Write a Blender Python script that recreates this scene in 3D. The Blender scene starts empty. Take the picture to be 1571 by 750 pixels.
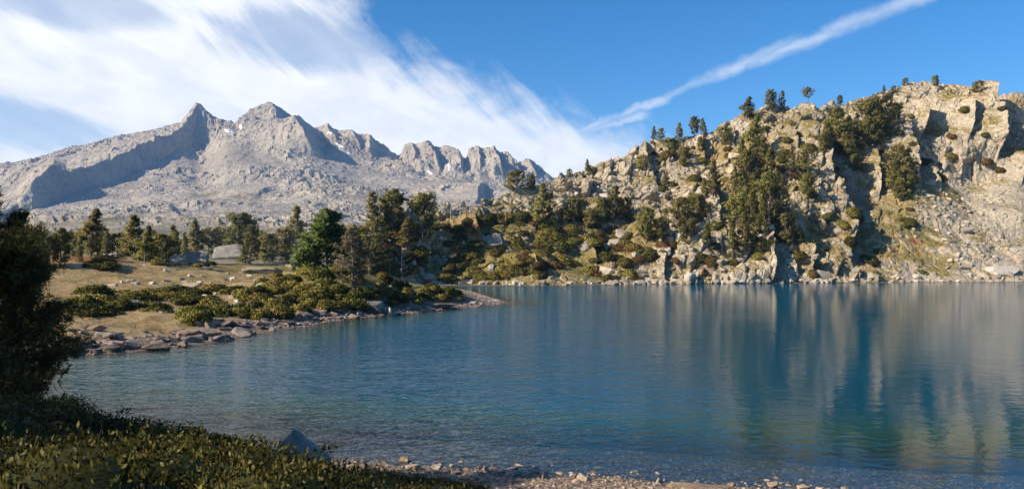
import bpy, bmesh, math, random
import numpy as np
from math import radians as rad

# ------------------------------------------------------------------ camera, sky, sun, exposure
sc = bpy.context.scene
C = sc.collection
F = 1232.0            # focal length in photo pixels
CX, HY, CAMZ = 785.5, 400.0, 6.0
cam_d = bpy.data.cameras.new('camera'); cam = bpy.data.objects.new('camera', cam_d); C.objects.link(cam)
cam.location = (0, 0, CAMZ); cam.rotation_euler = (rad(90), 0, 0)
cam_d.sensor_width = 36; cam_d.lens = 36 * F / 1571
cam_d.shift_y = (HY - 375) / 1571
cam_d.clip_start = 0.1; cam_d.clip_end = 20000
sc.camera = cam

SUN_EL, SUN_AZ = 31.0, -116.0        # azimuth from +Y, negative = left of the view
sx, sy, sz = (math.sin(rad(SUN_AZ)) * math.cos(rad(SUN_EL)), math.cos(rad(SUN_AZ)) * math.cos(rad(SUN_EL)), math.sin(rad(SUN_EL)))
from mathutils import Vector
sd = bpy.data.lights.new('sun', 'SUN'); so = bpy.data.objects.new('sun', sd); C.objects.link(so)
sd.energy = 5.0; sd.angle = rad(0.5); sd.color = (1.0, 0.87, 0.69)
so.rotation_euler = Vector((sx, sy, sz)).to_track_quat('Z', 'Y').to_euler()
so.location = (-60, -40, 60)

sc.view_settings.view_transform = 'Standard'; sc.view_settings.look = 'None'
sc.view_settings.exposure = 0.72; sc.view_settings.gamma = 1.0
sc.view_settings.use_curve_mapping = False
cy = sc.cycles
cy.use_denoising = True
cy.max_bounces = 7; cy.diffuse_bounces = 2; cy.glossy_bounces = 2; cy.transmission_bounces = 2
cy.transparent_max_bounces = 8; cy.volume_bounces = 0
cy.caustics_reflective = False; cy.caustics_refractive = False
cy.sample_clamp_indirect = 4.0


class NT:
    """small helper to write node trees"""
    def __init__(s, tree):
        s.t = tree; s.n = tree.nodes; s.l = tree.links; s.n.clear()
    def node(s, typ, **kw):
        nd = s.n.new(typ)
        for k, v in kw.items():
            setattr(nd, k, v)
        return nd
    def put(s, sock, v):
        if isinstance(v, bpy.types.NodeSocket): s.l.new(v, sock)
        elif v is not None:
            if isinstance(v, (tuple, list)) and len(v) == 3 and sock.type == 'RGBA': v = (*v, 1)
            sock.default_value = v
    def m(s, op, a, b=None, c=None, clamp=False):
        nd = s.node('ShaderNodeMath', operation=op); nd.use_clamp = clamp
        for i, v in enumerate((a, b, c)):
            if v is not None: s.put(nd.inputs[i], v)
        return nd.outputs[0]
    def ss(s, x, lo, hi):
        nd = s.node('ShaderNodeMapRange', interpolation_type='SMOOTHSTEP')
        s.put(nd.inputs['Value'], x); s.put(nd.inputs['From Min'], lo); s.put(nd.inputs['From Max'], hi)
        return nd.outputs[0]
    def mix(s, f, a, b, blend='MIX'):
        nd = s.node('ShaderNodeMix', data_type='RGBA', blend_type=blend)
        s.put(nd.inputs[0], f); s.put(nd.inputs[6], a); s.put(nd.inputs[7], b)
        return nd.outputs[2]
    def noise(s, vec, scale, detail=4, rough=0.55, dist=0.0):
        nd = s.node('ShaderNodeTexNoise'); s.put(nd.inputs['Vector'], vec)
        nd.inputs['Scale'].default_value = scale; nd.inputs['Detail'].default_value = detail
        nd.inputs['Roughness'].default_value = rough; nd.inputs['Distortion'].default_value = dist
        return nd.outputs[0]
    def xyz(s, x, y, z):
        nd = s.node('ShaderNodeCombineXYZ')
        for i, v in enumerate((x, y, z)): s.put(nd.inputs[i], v)
        return nd.outputs[0]
    def vscale(s, vec, sc3):
        nd = s.node('ShaderNodeVectorMath', operation='MULTIPLY'); s.put(nd.inputs[0], vec); nd.inputs[1].default_value = sc3
        return nd.outputs[0]
    def attr(s, name):
        nd = s.node('ShaderNodeAttribute', attribute_name=name); return nd.outputs['Fac']
    def ramp(s, f, stops):
        nd = s.node('ShaderNodeValToRGB'); s.put(nd.inputs[0], f)
        e = nd.color_ramp.elements
        while len(e) < len(stops): e.new(0.5)
        for el, (p, c) in zip(e, stops): el.position = p; el.color = (*c, 1) if len(c) == 3 else c
        return nd.outputs[0]


def build_world():
    w = bpy.data.worlds.new('World'); sc.world = w; w.use_nodes = True
    t = NT(w.node_tree)
    sky = t.node('ShaderNodeTexSky', sky_type='NISHITA'); sky.sun_disc = False
    sky.sun_elevation = rad(SUN_EL); sky.sun_rotation = rad(SUN_AZ)
    sky.altitude = 2200; sky.air_density = 1.0; sky.dust_density = 0.25; sky.ozone_density = 2.5
    tc = t.node('ShaderNodeTexCoord'); sep = t.node('ShaderNodeSeparateXYZ'); t.l.new(tc.outputs['Generated'], sep.inputs[0])
    dx, dy, dz = sep.outputs
    az = t.m('MULTIPLY', t.m('ARCTAN2', dx, dy), F)              # along the horizon
    el = t.m('MULTIPLY', t.m('ARCSINE', dz), F)                  # above the horizon
    def A(px): return math.atan((px - CX) / F) * F
    def E(px, py):
        u, v = (px - CX) / F, (HY - py) / F
        return math.asin(v / math.sqrt(1 + u * u + v * v)) * F
    def line(p, q):     # signed distance from a line through two sky directions, positive above
        (ax, ay), (bx, by) = (A(p[0]), E(*p)), (A(q[0]), E(*q))
        ln = math.hypot(bx - ax, by - ay); nx, ny = -(by - ay) / ln, (bx - ax) / ln
        if ny < 0: nx, ny = -nx, -ny
        return t.m('ADD', t.m('ADD', t.m('MULTIPLY', az, nx), t.m('MULTIPLY', el, ny)), -(ax * nx + ay * ny)), (ax, ay, (bx - ax) / ln, (by - ay) / ln, ln)
    def along(info):
        ax, ay, tx, ty, ln = info
        return t.m('DIVIDE', t.m('ADD', t.m('ADD', t.m('MULTIPLY', az, tx), t.m('MULTIPLY', el, ty)), -(ax * tx + ay * ty)), ln)
    # streaked coordinates: one family along the long bank of cloud, one fanning to the upper left
    ang = rad(-24)
    u = t.m('ADD', t.m('MULTIPLY', az, math.cos(ang)), t.m('MULTIPLY', el, math.sin(ang)))
    v = t.m('ADD', t.m('MULTIPLY', az, -math.sin(ang)), t.m('MULTIPLY', el, math.cos(ang)))
    n1 = t.noise(t.xyz(t.m('MULTIPLY', u, 0.0035), t.m('MULTIPLY', v, 0.015), 3.1), 1.0, 7, 0.6, 0.5)
    ang = rad(-42)
    u2 = t.m('ADD', t.m('MULTIPLY', az, math.cos(ang)), t.m('MULTIPLY', el, math.sin(ang)))
    v2 = t.m('ADD', t.m('MULTIPLY', az, -math.sin(ang)), t.m('MULTIPLY', el, math.cos(ang)))
    n2 = t.noise(t.xyz(t.m('MULTIPLY', u2, 0.0045), t.m('MULTIPLY', v2, 0.021), 7.7), 1.0, 6, 0.62, 0.8)
    n3 = t.noise(t.xyz(t.m('MULTIPLY', az, 0.010), t.m('MULTIPLY', el, 0.016), 1.0), 1.0, 6, 0.6, 0.3)
    warp = t.m('ADD', t.m('MULTIPLY', t.m('SUBTRACT', n2, 0.5), 120.0), t.m('MULTIPLY', t.m('SUBTRACT', n3, 0.5), 130.0))
    d1, _ = line((985, 240), (610, 120))
    d2, _ = line((610, 120), (505, 0))
    top = t.m('ADD', t.m('MINIMUM', d1, d2), warp)
    m1 = t.m('SUBTRACT', 1.0, t.ss(top, -40.0, 62.0))
    # blue holes low on the left and along the upper streaks
    hx = t.m('DIVIDE', t.m('SUBTRACT', az, A(20)), 125.0); hy = t.m('DIVIDE', t.m('SUBTRACT', el, E(20, 198)), 38.0)
    hole = t.m('SUBTRACT', 1.0, t.ss(t.m('ADD', t.m('ADD', t.m('MULTIPLY', hx, hx), t.m('MULTIPLY', hy, hy)), t.m('MULTIPLY', t.m('SUBTRACT', n1, 0.5), 3.2)), 0.25, 1.25))
    hx2 = t.m('DIVIDE', t.m('SUBTRACT', az, A(470)), 130.0); hy2 = t.m('DIVIDE', t.m('SUBTRACT', el, E(470, 62)), 44.0)
    hole2 = t.m('SUBTRACT', 1.0, t.ss(t.m('ADD', t.m('ADD', t.m('MULTIPLY', hx2, hx2), t.m('MULTIPLY', hy2, hy2)), t.m('MULTIPLY', t.m('SUBTRACT', n2, 0.5), 4.0)), 0.1, 1.5))
    hx3 = t.m('DIVIDE', t.m('SUBTRACT', az, A(70)), 200.0); hy3 = t.m('DIVIDE', t.m('SUBTRACT', el, E(70, -5)), 35.0)
    hole3 = t.m('SUBTRACT', 1.0, t.ss(t.m('ADD', t.m('ADD', t.m('MULTIPLY', hx3, hx3), t.m('MULTIPLY', hy3, hy3)), t.m('MULTIPLY', t.m('SUBTRACT', n1, 0.5), 3.0)), 0.2, 1.3))
    tex = t.m('ADD', 0.84, t.m('MULTIPLY', t.ss(n1, 0.30, 0.60), 0.25), clamp=True)
    m1 = t.m('MULTIPLY', t.m('MULTIPLY', m1, tex), t.m('SUBTRACT', 1.0, t.m('MULTIPLY', hole, 0.5)))
    m1 = t.m('MULTIPLY', m1, t.m('SUBTRACT', 1.0, t.m('MULTIPLY', hole2, 0.5)))
    m1 = t.m('MULTIPLY', m1, t.m('SUBTRACT', 1.0, t.m('MULTIPLY', hole3, 0.4)))
    # the old contrail
    def trail(p, q, w0, w1, s0, s1, seed, dens):
        d, info = line(p, q); s = along(info)
        wn = t.noise(t.xyz(t.m('MULTIPLY', az, 0.02), t.m('MULTIPLY', el, 0.02), seed), 1.0, 5, 0.6)
        w = t.m('ADD', w0, t.m('MULTIPLY', s, w1 - w0))
        dd = t.m('DIVIDE', t.m('ABSOLUTE', t.m('ADD', d, t.m('MULTIPLY', t.m('SUBTRACT', wn, 0.5), 30.0))), w)
        a = t.m('SUBTRACT', 1.0, t.ss(dd, 0.0, 1.25))
        pn = t.noise(t.xyz(t.m('MULTIPLY', az, 0.012), t.m('MULTIPLY', el, 0.03), seed + 3), 1.0, 4, 0.55)
        a = t.m('MULTIPLY', a, t.m('ADD', 0.45, t.m('MULTIPLY', t.ss(pn, 0.3, 0.65), 0.75)))
        a = t.m('MULTIPLY', a, t.m('MULTIPLY', t.ss(s, s0, s0 + 0.1), t.m('SUBTRACT', 1.0, t.ss(s, s1 - 0.25, s1))))
        return t.m('MULTIPLY', a, dens)
    tr = t.m('MAXIMUM', trail((868, 210), (1165, 86), 5.5, 11, -0.05, 1.25, 2.0, 0.44), trail((1120, 108), (1400, 0), 11, 15, 0.0, 1.5, 5.0, 0.40))
    tr = t.m('MAXIMUM', tr, trail((880, 205), (985, 178), 7, 10, -0.1, 1.2, 9.0, 0.4))
    # wisps reaching out of the bank
    w1 = t.m('MULTIPLY', trail((800, 190), (680, 100), 26, 12, -0.2, 1.2, 12.0, 0.38), 1.0)
    fac = t.m('MAXIMUM', t.m('MAXIMUM', m1, tr), w1)
    above = t.ss(el, 0.0, 40.0)
    fac = t.m('MULTIPLY', fac, above)
    # only the part of the sky the lake looks into carries the bank of cloud; elsewhere light cirrus
    front = t.ss(dy, -0.2, 0.3)
    fac = t.m('MULTIPLY', fac, front, clamp=True)
    hs = t.node('ShaderNodeHueSaturation'); hs.inputs['Saturation'].default_value = SKY_SAT; hs.inputs['Value'].default_value = SKY_VAL
    t.l.new(sky.outputs[0], hs.inputs['Color'])
    cl = t.mix(t.ss(n3, 0.3, 0.7), (7.6, 7.65, 7.8), (9.0, 9.0, 8.9))
    col = t.mix(fac, hs.outputs[0], cl)
    bg = t.node('ShaderNodeBackground'); t.put(bg.inputs[0], col); bg.inputs[1].default_value = SKY_STR
    out = t.node('ShaderNodeOutputWorld'); t.l.new(bg.outputs[0], out.inputs[0])

SKY_STR, SKY_SAT, SKY_VAL = 0.085, 1.38, 1.12
build_world()
rng = np.random.default_rng(7)
R = random.Random(11)

# ------------------------------------------------------------------ noise in numpy
def _h(ix, iy, iz, seed):
    with np.errstate(over='ignore'):
        h = (ix.astype(np.uint32) * np.uint32(374761393) + iy.astype(np.uint32) * np.uint32(668265263)
             + iz.astype(np.uint32) * np.uint32(2147483647 - 58) + np.uint32(seed * 974711 + 17))
        h = (h ^ (h >> np.uint32(13))) * np.uint32(1274126177)
        h = (h ^ (h >> np.uint32(16))) * np.uint32(2246822519)
        return h ^ (h >> np.uint32(15))
def perlin(p, seed=0):
    p = np.asarray(p, np.float64); i = np.floor(p).astype(np.int64); f = p - i
    w = f * f * f * (f * (f * 6 - 15) + 10)
    tot = 0
    for a in (0, 1):
        for b in (0, 1):
            for c in (0, 1):
                h = _h(i[..., 0] + a, i[..., 1] + b, i[..., 2] + c, seed)
                gx = (h & np.uint32(1023)).astype(np.float32) / 511.5 - 1
                gy = ((h >> np.uint32(10)) & np.uint32(1023)).astype(np.float32) / 511.5 - 1
                gz = ((h >> np.uint32(20)) & np.uint32(1023)).astype(np.float32) / 511.5 - 1
                d = gx * (f[..., 0] - a) + gy * (f[..., 1] - b) + gz * (f[..., 2] - c)
                tot = tot + d * (w[..., 0] if a else 1 - w[..., 0]) * (w[..., 1] if b else 1 - w[..., 1]) * (w[..., 2] if c else 1 - w[..., 2])
    return tot * 1.2
def fbm(p, oct=4, seed=0, gain=0.5, lac=2.03):
    s, a = 0, 1.0
    for k in range(oct):
        s = s + a * perlin(p * lac ** k + k * 11.3, seed + k); a *= gain
    return s
def ridged(p, oct=4, seed=0, gain=0.55, lac=2.1):
    s, a, tot = 0, 1.0, 0
    for k in range(oct):
        s = s + a * (1 - 2 * np.abs(perlin(p * lac ** k + k * 7.7, seed + k))); tot += a; a *= gain
    return s / tot
def voronoi(p, seed=0):
    """distance to the nearest cell point, second distance, offset to it, three random numbers of the cell"""
    i = np.floor(p).astype(np.int64)
    n = p.shape[:-1]
    d1 = np.full(n, 9.0); d2 = np.full(n, 9.0); off = np.zeros(p.shape); rid = np.zeros(p.shape)
    for a in (-1, 0, 1):
        for b in (-1, 0, 1):
            for c in (-1, 0, 1):
                q = i + np.array((a, b, c))
                h = _h(q[..., 0], q[..., 1], q[..., 2], seed)
                r = np.stack(((h & np.uint32(1023)), (h >> np.uint32(10)) & np.uint32(1023), (h >> np.uint32(20)) & np.uint32(1023)), -1).astype(np.float64) / 1023
                o = p - (q + 0.1 + 0.8 * r)
                d = np.sqrt((o * o).sum(-1))
                lt = d < d1
                d2 = np.where(lt, d1, np.minimum(d2, d))
                d1 = np.where(lt, d, d1)
                off = np.where(lt[..., None], o, off); rid = np.where(lt[..., None], r, rid)
    return d1, d2, off, rid
def sstep(x, lo, hi):
    t = np.clip((x - lo) / (hi - lo), 0, 1); return t * t * (3 - 2 * t)
def interp(x, tab):
    a = np.array(tab, float); return np.interp(x, a[:, 0], a[:, 1])
def V3(x, y, z=0): return np.stack(np.broadcast_arrays(x, y, z), -1).astype(np.float64)

# ------------------------------------------------------------------ object helpers
def tag(o, label=None, cat=None, group=None, kind=None):
    if label: o['label'] = label
    if cat: o['category'] = cat
    if group: o['group'] = group
    if kind: o['kind'] = kind
    return o
def mesh_np(name, verts, faces, mats=(), smooth=False, attrs=None, normals=None):
    """faces: int array (n,3) or (n,4), or a list of such arrays"""
    me = bpy.data.meshes.new(name)
    fl = faces if isinstance(faces, list) else [faces]
    verts = np.ascontiguousarray(verts, np.float32)
    nl = sum(f.size for f in fl); nf = sum(len(f) for f in fl)
    me.vertices.add(len(verts)); me.vertices.foreach_set('co', verts.ravel())
    me.loops.add(nl); me.loops.foreach_set('vertex_index', np.concatenate([f.ravel() for f in fl]).astype(np.int32))
    me.polygons.add(nf)
    tot = np.concatenate([np.full(len(f), f.shape[1]) for f in fl]); st = np.concatenate(([0], np.cumsum(tot)[:-1]))
    me.polygons.foreach_set('loop_start', st.astype(np.int32))
    me.polygons.foreach_set('use_smooth', np.full(nf, smooth))
    for k, v in (attrs or {}).items():
        at = me.attributes.new(k, 'FLOAT', 'POINT'); at.data.foreach_set('value', np.ascontiguousarray(v, np.float32).ravel())
    me.update(calc_edges=True); me.validate()
    for m in mats: me.materials.append(m)
    if normals is not None: me.normals_split_custom_set_from_vertices(unit(np.asarray(normals, float)).tolist())
    return me
def unit(v): return v / (np.linalg.norm(v, axis=-1, keepdims=True) + 1e-9)
def link(name, me, parent=None):
    o = bpy.data.objects.new(name, me); C.objects.link(o)
    if parent: o.parent = parent
    return o
def grid_faces(nr, nc):
    i = np.arange(nr * nc).reshape(nr, nc)
    return np.stack((i[:-1, :-1], i[:-1, 1:], i[1:, 1:], i[1:, :-1]), -1).reshape(-1, 4)
def grid_nz(P):
    du = np.gradient(P, axis=1); dv = np.gradient(P, axis=0); n = np.cross(du, dv)
    n /= np.linalg.norm(n, axis=-1, keepdims=True) + 1e-9
    n[n[..., 2] < 0] *= -1
    return n
def copy_tree(o, parent=None):
    c = o.copy(); C.objects.link(c); c.parent = parent
    for ch in o.children: copy_tree(ch, c)
    return c

# ------------------------------------------------------------------ materials
def new_mat(name):
    m = bpy.data.materials.new(name); m.use_nodes = True
    return m, NT(m.node_tree)
def finish(t, col, rough=0.85, normal=None, spec=0.25):
    b = t.node('ShaderNodeBsdfPrincipled'); t.put(b.inputs['Base Color'], col); t.put(b.inputs['Roughness'], rough)
    b.inputs['Specular IOR Level'].default_value = spec
    if normal is not None: t.put(b.inputs['Normal'], normal)
    o = t.node('ShaderNodeOutputMaterial'); t.l.new(b.outputs[0], o.inputs[0]); return b
def bump(t, h, strength=0.5, dist=0.1):
    b = t.node('ShaderNodeBump'); b.inputs['Strength'].default_value = strength; b.inputs['Distance'].default_value = dist
    t.put(b.inputs['Height'], h); return b.outputs[0]

def terrain_rock(name, s, lo, mid, hi, grass_a, grass_b, red=(0.20, 0.085, 0.035)):
    """granite with lichen, joints and dry grass where the 'grass' value of the mesh says so; s = size of features in metres"""
    m, t = new_mat(name)
    geo = t.node('ShaderNodeNewGeometry'); P = geo.outputs['Position']
    n1 = t.noise(P, 0.11 / s, 6, 0.62); n2 = t.noise(P, 0.9 / s, 6, 0.65); n3 = t.noise(t.vscale(P, (1, 1, 0.35)), 0.35 / s, 5, 0.6, 1.0)
    c = t.ramp(t.m('ADD', t.m('MULTIPLY', n1, 0.55), t.m('MULTIPLY', n2, 0.45)), [(0.30, lo), (0.50, mid), (0.68, hi)])
    c = t.mix(t.m('MULTIPLY', t.ss(n3, 0.52, 0.72), 0.55), c, lo)
    vo = t.node('ShaderNodeTexVoronoi', feature='DISTANCE_TO_EDGE'); t.put(vo.inputs['Vector'], P); vo.inputs['Scale'].default_value = 0.42 / s
    crack = t.m('SUBTRACT', 1.0, t.ss(vo.outputs['Distance'], 0.0, 0.05))
    c = t.mix(t.m('MULTIPLY', crack, t.m('MULTIPLY', t.ss(n2, 0.4, 0.6), 0.6)), c, tuple(x * 0.4 for x in lo))
    vj = t.node('ShaderNodeTexVoronoi', feature='DISTANCE_TO_EDGE'); t.put(vj.inputs['Vector'], t.vscale(P, (1.0, 0.7, 0.42))); vj.inputs['Scale'].default_value = 1.5 / s
    c = t.mix(t.m('MULTIPLY', t.m('SUBTRACT', 1.0, t.ss(vj.outputs['Distance'], 0.0, 0.07)), t.m('MULTIPLY', t.ss(n1, 0.42, 0.58), 0.55)), c, tuple(x * 0.45 for x in lo))
    lich = t.noise(P, 2.6 / s, 4, 0.7)
    c = t.mix(t.m('MULTIPLY', t.ss(lich, 0.56, 0.66), 0.4), c, tuple(x * 0.8 for x in lo))
    n0 = t.noise(P, 0.035 / s, 4, 0.6)
    c = t.mix(t.m('MULTIPLY', t.ss(n0, 0.48, 0.62), 0.55), c, t.mix(n2, tuple(x * 0.75 for x in lo), tuple(x * 0.62 for x in hi)))
    g = t.attr('grass')
    gf = t.ss(t.m('ADD', g, t.m('MULTIPLY', t.m('SUBTRACT', n2, 0.5), 1.1)), 0.38, 0.62)
    gc = t.mix(t.ss(n1, 0.40, 0.60), grass_a, grass_b)
    gc = t.mix(t.m('MULTIPLY', t.ss(t.noise(P, 0.23 / s, 3, 0.6), 0.60, 0.68), 0.7), gc, red)
    c = t.mix(gf, c, gc)
    sn = t.ss(t.m('ADD', t.attr('snow'), t.m('MULTIPLY', t.m('SUBTRACT', n2, 0.5), 0.6)), 0.45, 0.6)
    c = t.mix(sn, c, (0.80, 0.82, 0.86))
    finish(t, c, 0.92, bump(t, t.m('ADD', n2, t.m('MULTIPLY', vo.outputs['Distance'], 0.8)), 0.75, 0.55 * s), 0.15)
    return m
M_MOUNT = terrain_rock('mountain_granite', 11.0, (0.15, 0.132, 0.115), (0.40, 0.345, 0.272), (0.53, 0.455, 0.362), (0.17, 0.145, 0.08), (0.25, 0.205, 0.13), (0.28, 0.20, 0.14))
M_HILL = terrain_rock('hill_granite', 1.6, (0.19, 0.152, 0.108), (0.45, 0.38, 0.28), (0.58, 0.50, 0.38), (0.185, 0.15, 0.044), (0.30, 0.22, 0.10))

def mat_ground():
    m, t = new_mat('lakeside_ground')
    P = t.node('ShaderNodeNewGeometry').outputs['Position']
    n1 = t.noise(P, 0.25, 5, 0.6); n2 = t.noise(P, 2.2, 6, 0.65); n3 = t.noise(P, 14.0, 4, 0.6)
    dry = t.ramp(t.m('ADD', t.m('MULTIPLY', n1, 0.5), t.m('MULTIPLY', n2, 0.5)), [(0.33, (0.17, 0.105, 0.045)), (0.5, (0.30, 0.215, 0.105)), (0.66, (0.42, 0.33, 0.19))])
    green = t.ramp(n2, [(0.35, (0.075, 0.072, 0.02)), (0.62, (0.22, 0.175, 0.062))])
    vo = t.node('ShaderNodeTexVoronoi'); t.put(vo.inputs['Vector'], P); vo.inputs['Scale'].default_value = 7.0
    sepc = t.node('ShaderNodeSeparateColor'); t.l.new(vo.outputs['Color'], sepc.inputs[0])
    peb = t.ramp(sepc.outputs[0], [(0.0, (0.14, 0.10, 0.075)), (0.45, (0.24, 0.18, 0.13)), (0.8, (0.34, 0.265, 0.20)), (1.0, (0.18, 0.155, 0.13))])
    peb = t.mix(t.m('MULTIPLY', t.ss(vo.outputs['Distance'], 0.35, 0.7), 0.45), peb, (0.13, 0.10, 0.075))
    c = t.mix(t.ss(t.m('ADD', t.attr('green'), t.m('MULTIPLY', t.m('SUBTRACT', n2, 0.5), 1.0)), 0.35, 0.65), dry, green)
    c = t.mix(t.m('MULTIPLY', t.ss(t.m('ADD', t.attr('red'), t.m('MULTIPLY', t.m('SUBTRACT', n2, 0.5), 0.8)), 0.4, 0.6), 0.85), c, (0.22, 0.085, 0.04))
    c = t.mix(t.ss(t.m('ADD', t.attr('gravel'), t.m('MULTIPLY', t.m('SUBTRACT', n2, 0.5), 0.5)), 0.4, 0.6), c, peb)
    c = t.mix(t.attr('wet'), c, t.mix(0.55, c, (0.06, 0.05, 0.035)))
    h = t.m('ADD', t.m('MULTIPLY', n3, 0.5), t.m('SUBTRACT', n2, t.m('MULTIPLY', vo.outputs['Distance'], t.attr('gravel'))))
    finish(t, c, 0.95, bump(t, h, 0.6, 0.12), 0.1)
    return m
M_GROUND = mat_ground()

def mat_rock(name, lo, mid, hi):
    m, t = new_mat(name)
    tc = t.node('ShaderNodeTexCoord'); oi = t.node('ShaderNodeObjectInfo')
    P = t.node('ShaderNodeNewGeometry').outputs['Position']
    n1 = t.noise(P, 1.1, 6, 0.65); n2 = t.noise(P, 6.0, 5, 0.6)
    c = t.ramp(t.m('ADD', t.m('MULTIPLY', n1, 0.6), t.m('MULTIPLY', n2, 0.4)), [(0.32, lo), (0.5, mid), (0.66, hi)])
    hs = t.node('ShaderNodeHueSaturation'); t.put(hs.inputs['Color'], c)
    t.put(hs.inputs['Value'], t.m('ADD', 0.68, t.m('MULTIPLY', oi.outputs['Random'], 0.6)))
    t.put(hs.inputs['Saturation'], t.m('ADD', 0.75, t.m('MULTIPLY', t.m('FRACT', t.m('MULTIPLY', oi.outputs['Random'], 7.3)), 0.6)))
    finish(t, hs.outputs[0], 0.9, bump(t, t.m('ADD', n1, n2), 0.6, 0.12), 0.2)
    return m
M_ROCK_PALE = mat_rock('pale_granite', (0.20, 0.175, 0.145), (0.40, 0.35, 0.275), (0.53, 0.475, 0.38))
M_ROCK_BROWN = mat_rock('brown_slab', (0.085, 0.062, 0.052), (0.21, 0.162, 0.135), (0.34, 0.275, 0.23))
M_ROCK_BEACH = mat_rock('beach_stone', (0.18, 0.13, 0.095), (0.35, 0.265, 0.195), (0.47, 0.38, 0.29))
M_ROCK_GREY = mat_rock('grey_boulder', (0.12, 0.108, 0.096), (0.25, 0.225, 0.19), (0.36, 0.33, 0.28))

def mat_leaf(name, dark, light, dry, dry_amt, var=0.28, trans=0.30):
    m, t = new_mat(name)
    oi = t.node('ShaderNodeObjectInfo'); tone = t.attr('tone')
    c = t.mix(tone, dark, light)
    c = t.mix(t.m('MULTIPLY', t.ss(t.m('ADD', t.m('FRACT', t.m('MULTIPLY', tone, 17.3)), t.m('MULTIPLY', t.m('SUBTRACT', t.m('FRACT', t.m('MULTIPLY', oi.outputs['Random'], 5.7)), 0.5), 0.6)), 1.0 - dry_amt, 1.05 - dry_amt), 0.8), c, dry)
    hs = t.node('ShaderNodeHueSaturation'); t.put(hs.inputs['Color'], c)
    t.put(hs.inputs['Value'], t.m('ADD', 1.0 - var, t.m('MULTIPLY', oi.outputs['Random'], 2 * var)))
    t.put(hs.inputs['Hue'], t.m('ADD', 0.485, t.m('MULTIPLY', t.m('FRACT', t.m('MULTIPLY', oi.outputs['Random'], 13.1)), 0.03)))
    b = t.node('ShaderNodeBsdfPrincipled'); t.l.new(hs.outputs[0], b.inputs['Base Color']); b.inputs['Roughness'].default_value = 0.6
    b.inputs['Specular IOR Level'].default_value = 0.2
    tr = t.node('ShaderNodeBsdfTranslucent'); t.l.new(hs.outputs[0], tr.inputs[0])
    mx = t.node('ShaderNodeMixShader'); mx.inputs[0].default_value = trans
    t.l.new(b.outputs[0], mx.inputs[1]); t.l.new(tr.outputs[0], mx.inputs[2])
    o = t.node('ShaderNodeOutputMaterial'); t.l.new(mx.outputs[0], o.inputs[0])
    return m
M_NEEDLE = mat_leaf('pine_needles', (0.165, 0.160, 0.036), (0.37, 0.335, 0.10), (0.33, 0.25, 0.11), 0.08)
M_NEEDLE_BRIGHT = mat_leaf('fresh_pine_needles', (0.075, 0.115, 0.024), (0.19, 0.25, 0.06), (0.15, 0.14, 0.05), 0.03, 0.15)
M_NEEDLE_SHADED = mat_leaf('shaded_pine_needles', (0.045, 0.055, 0.016), (0.13, 0.135, 0.04), (0.16, 0.085, 0.03), 0.06, 0.2, 0.2)  # needle colour darkened to put the shade on the near pines into it
M_NEEDLE_GREY = mat_leaf('greyed_pine_needles', (0.09, 0.085, 0.05), (0.22, 0.195, 0.115), (0.19, 0.16, 0.12), 0.3, 0.2)
M_ALPEN = mat_leaf('alpenrose_leaves', (0.16, 0.145, 0.028), (0.38, 0.32, 0.075), (0.20, 0.11, 0.03), 0.14, 0.3)
M_JUNIPER = mat_leaf('juniper_leaves', (0.075, 0.082, 0.018), (0.22, 0.205, 0.05), (0.12, 0.09, 0.03), 0.05, 0.3)
M_RUST = mat_leaf('rusty_leaves', (0.12, 0.075, 0.022), (0.24, 0.15, 0.05), (0.24, 0.12, 0.04), 0.2, 0.2)
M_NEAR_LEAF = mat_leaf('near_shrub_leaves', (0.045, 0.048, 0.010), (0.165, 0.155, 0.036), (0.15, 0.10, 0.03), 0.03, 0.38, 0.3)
M_STRAW = mat_leaf('dry_grass_blades', (0.22, 0.15, 0.06), (0.42, 0.32, 0.16), (0.16, 0.14, 0.04), 0.2, 0.1)
def mat_bark(name, a, b):
    m, t = new_mat(name)
    P = t.node('ShaderNodeTexCoord').outputs['Object']
    n = t.noise(t.vscale(P, (6, 6, 1.5)), 2.0, 5, 0.65)
    finish(t, t.mix(t.ss(n, 0.35, 0.65), a, b), 0.9, bump(t, n, 0.6, 0.03), 0.15); return m
M_BARK = mat_bark('pine_bark', (0.09, 0.07, 0.055), (0.22, 0.175, 0.14))
M_STEM = mat_bark('dark_twigs', (0.03, 0.022, 0.015), (0.07, 0.05, 0.035))
M_DEAD = mat_bark('bleached_wood', (0.30, 0.27, 0.24), (0.52, 0.48, 0.43))

# ------------------------------------------------------------------ the lie of the land
# shoreline of the lake in plan (metres; the camera stands at 0,0)
LAKE = np.array([(95, 6), (60, 12), (30, 17.2), (20, 19), (13, 19.8), (9, 20.8), (3.9, 21.9), (0, 22.7), (-3, 23.5), (-5.5, 24.2), (-8, 25.0), (-11, 26.0),
    (-15, 27.8), (-19, 30), (-23, 33.5), (-26, 38), (-28, 43), (-29, 48), (-28.0, 50.5), (-25, 52.8), (-22.6, 57), (-20.8, 64), (-20, 70), (-18.5, 77),
    (-16.2, 84), (-14.8, 86.5), (-13.2, 89), (-10.2, 95), (-6.9, 103), (-2.4, 109), (-1.0, 114), (-1.8, 121), (-4.4, 134), (-8.2, 157), (-13.4, 176), (-20, 193),
    (-14, 195), (2.3, 194.5), (18.6, 200), (35.8, 205), (54, 211), (68, 214), (82, 217), (95, 220), (112, 224), (130, 225), (146, 227), (190, 231),
    (235, 226), (265, 200), (285, 150), (290, 70), (240, 20), (150, 4)], float)
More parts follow.
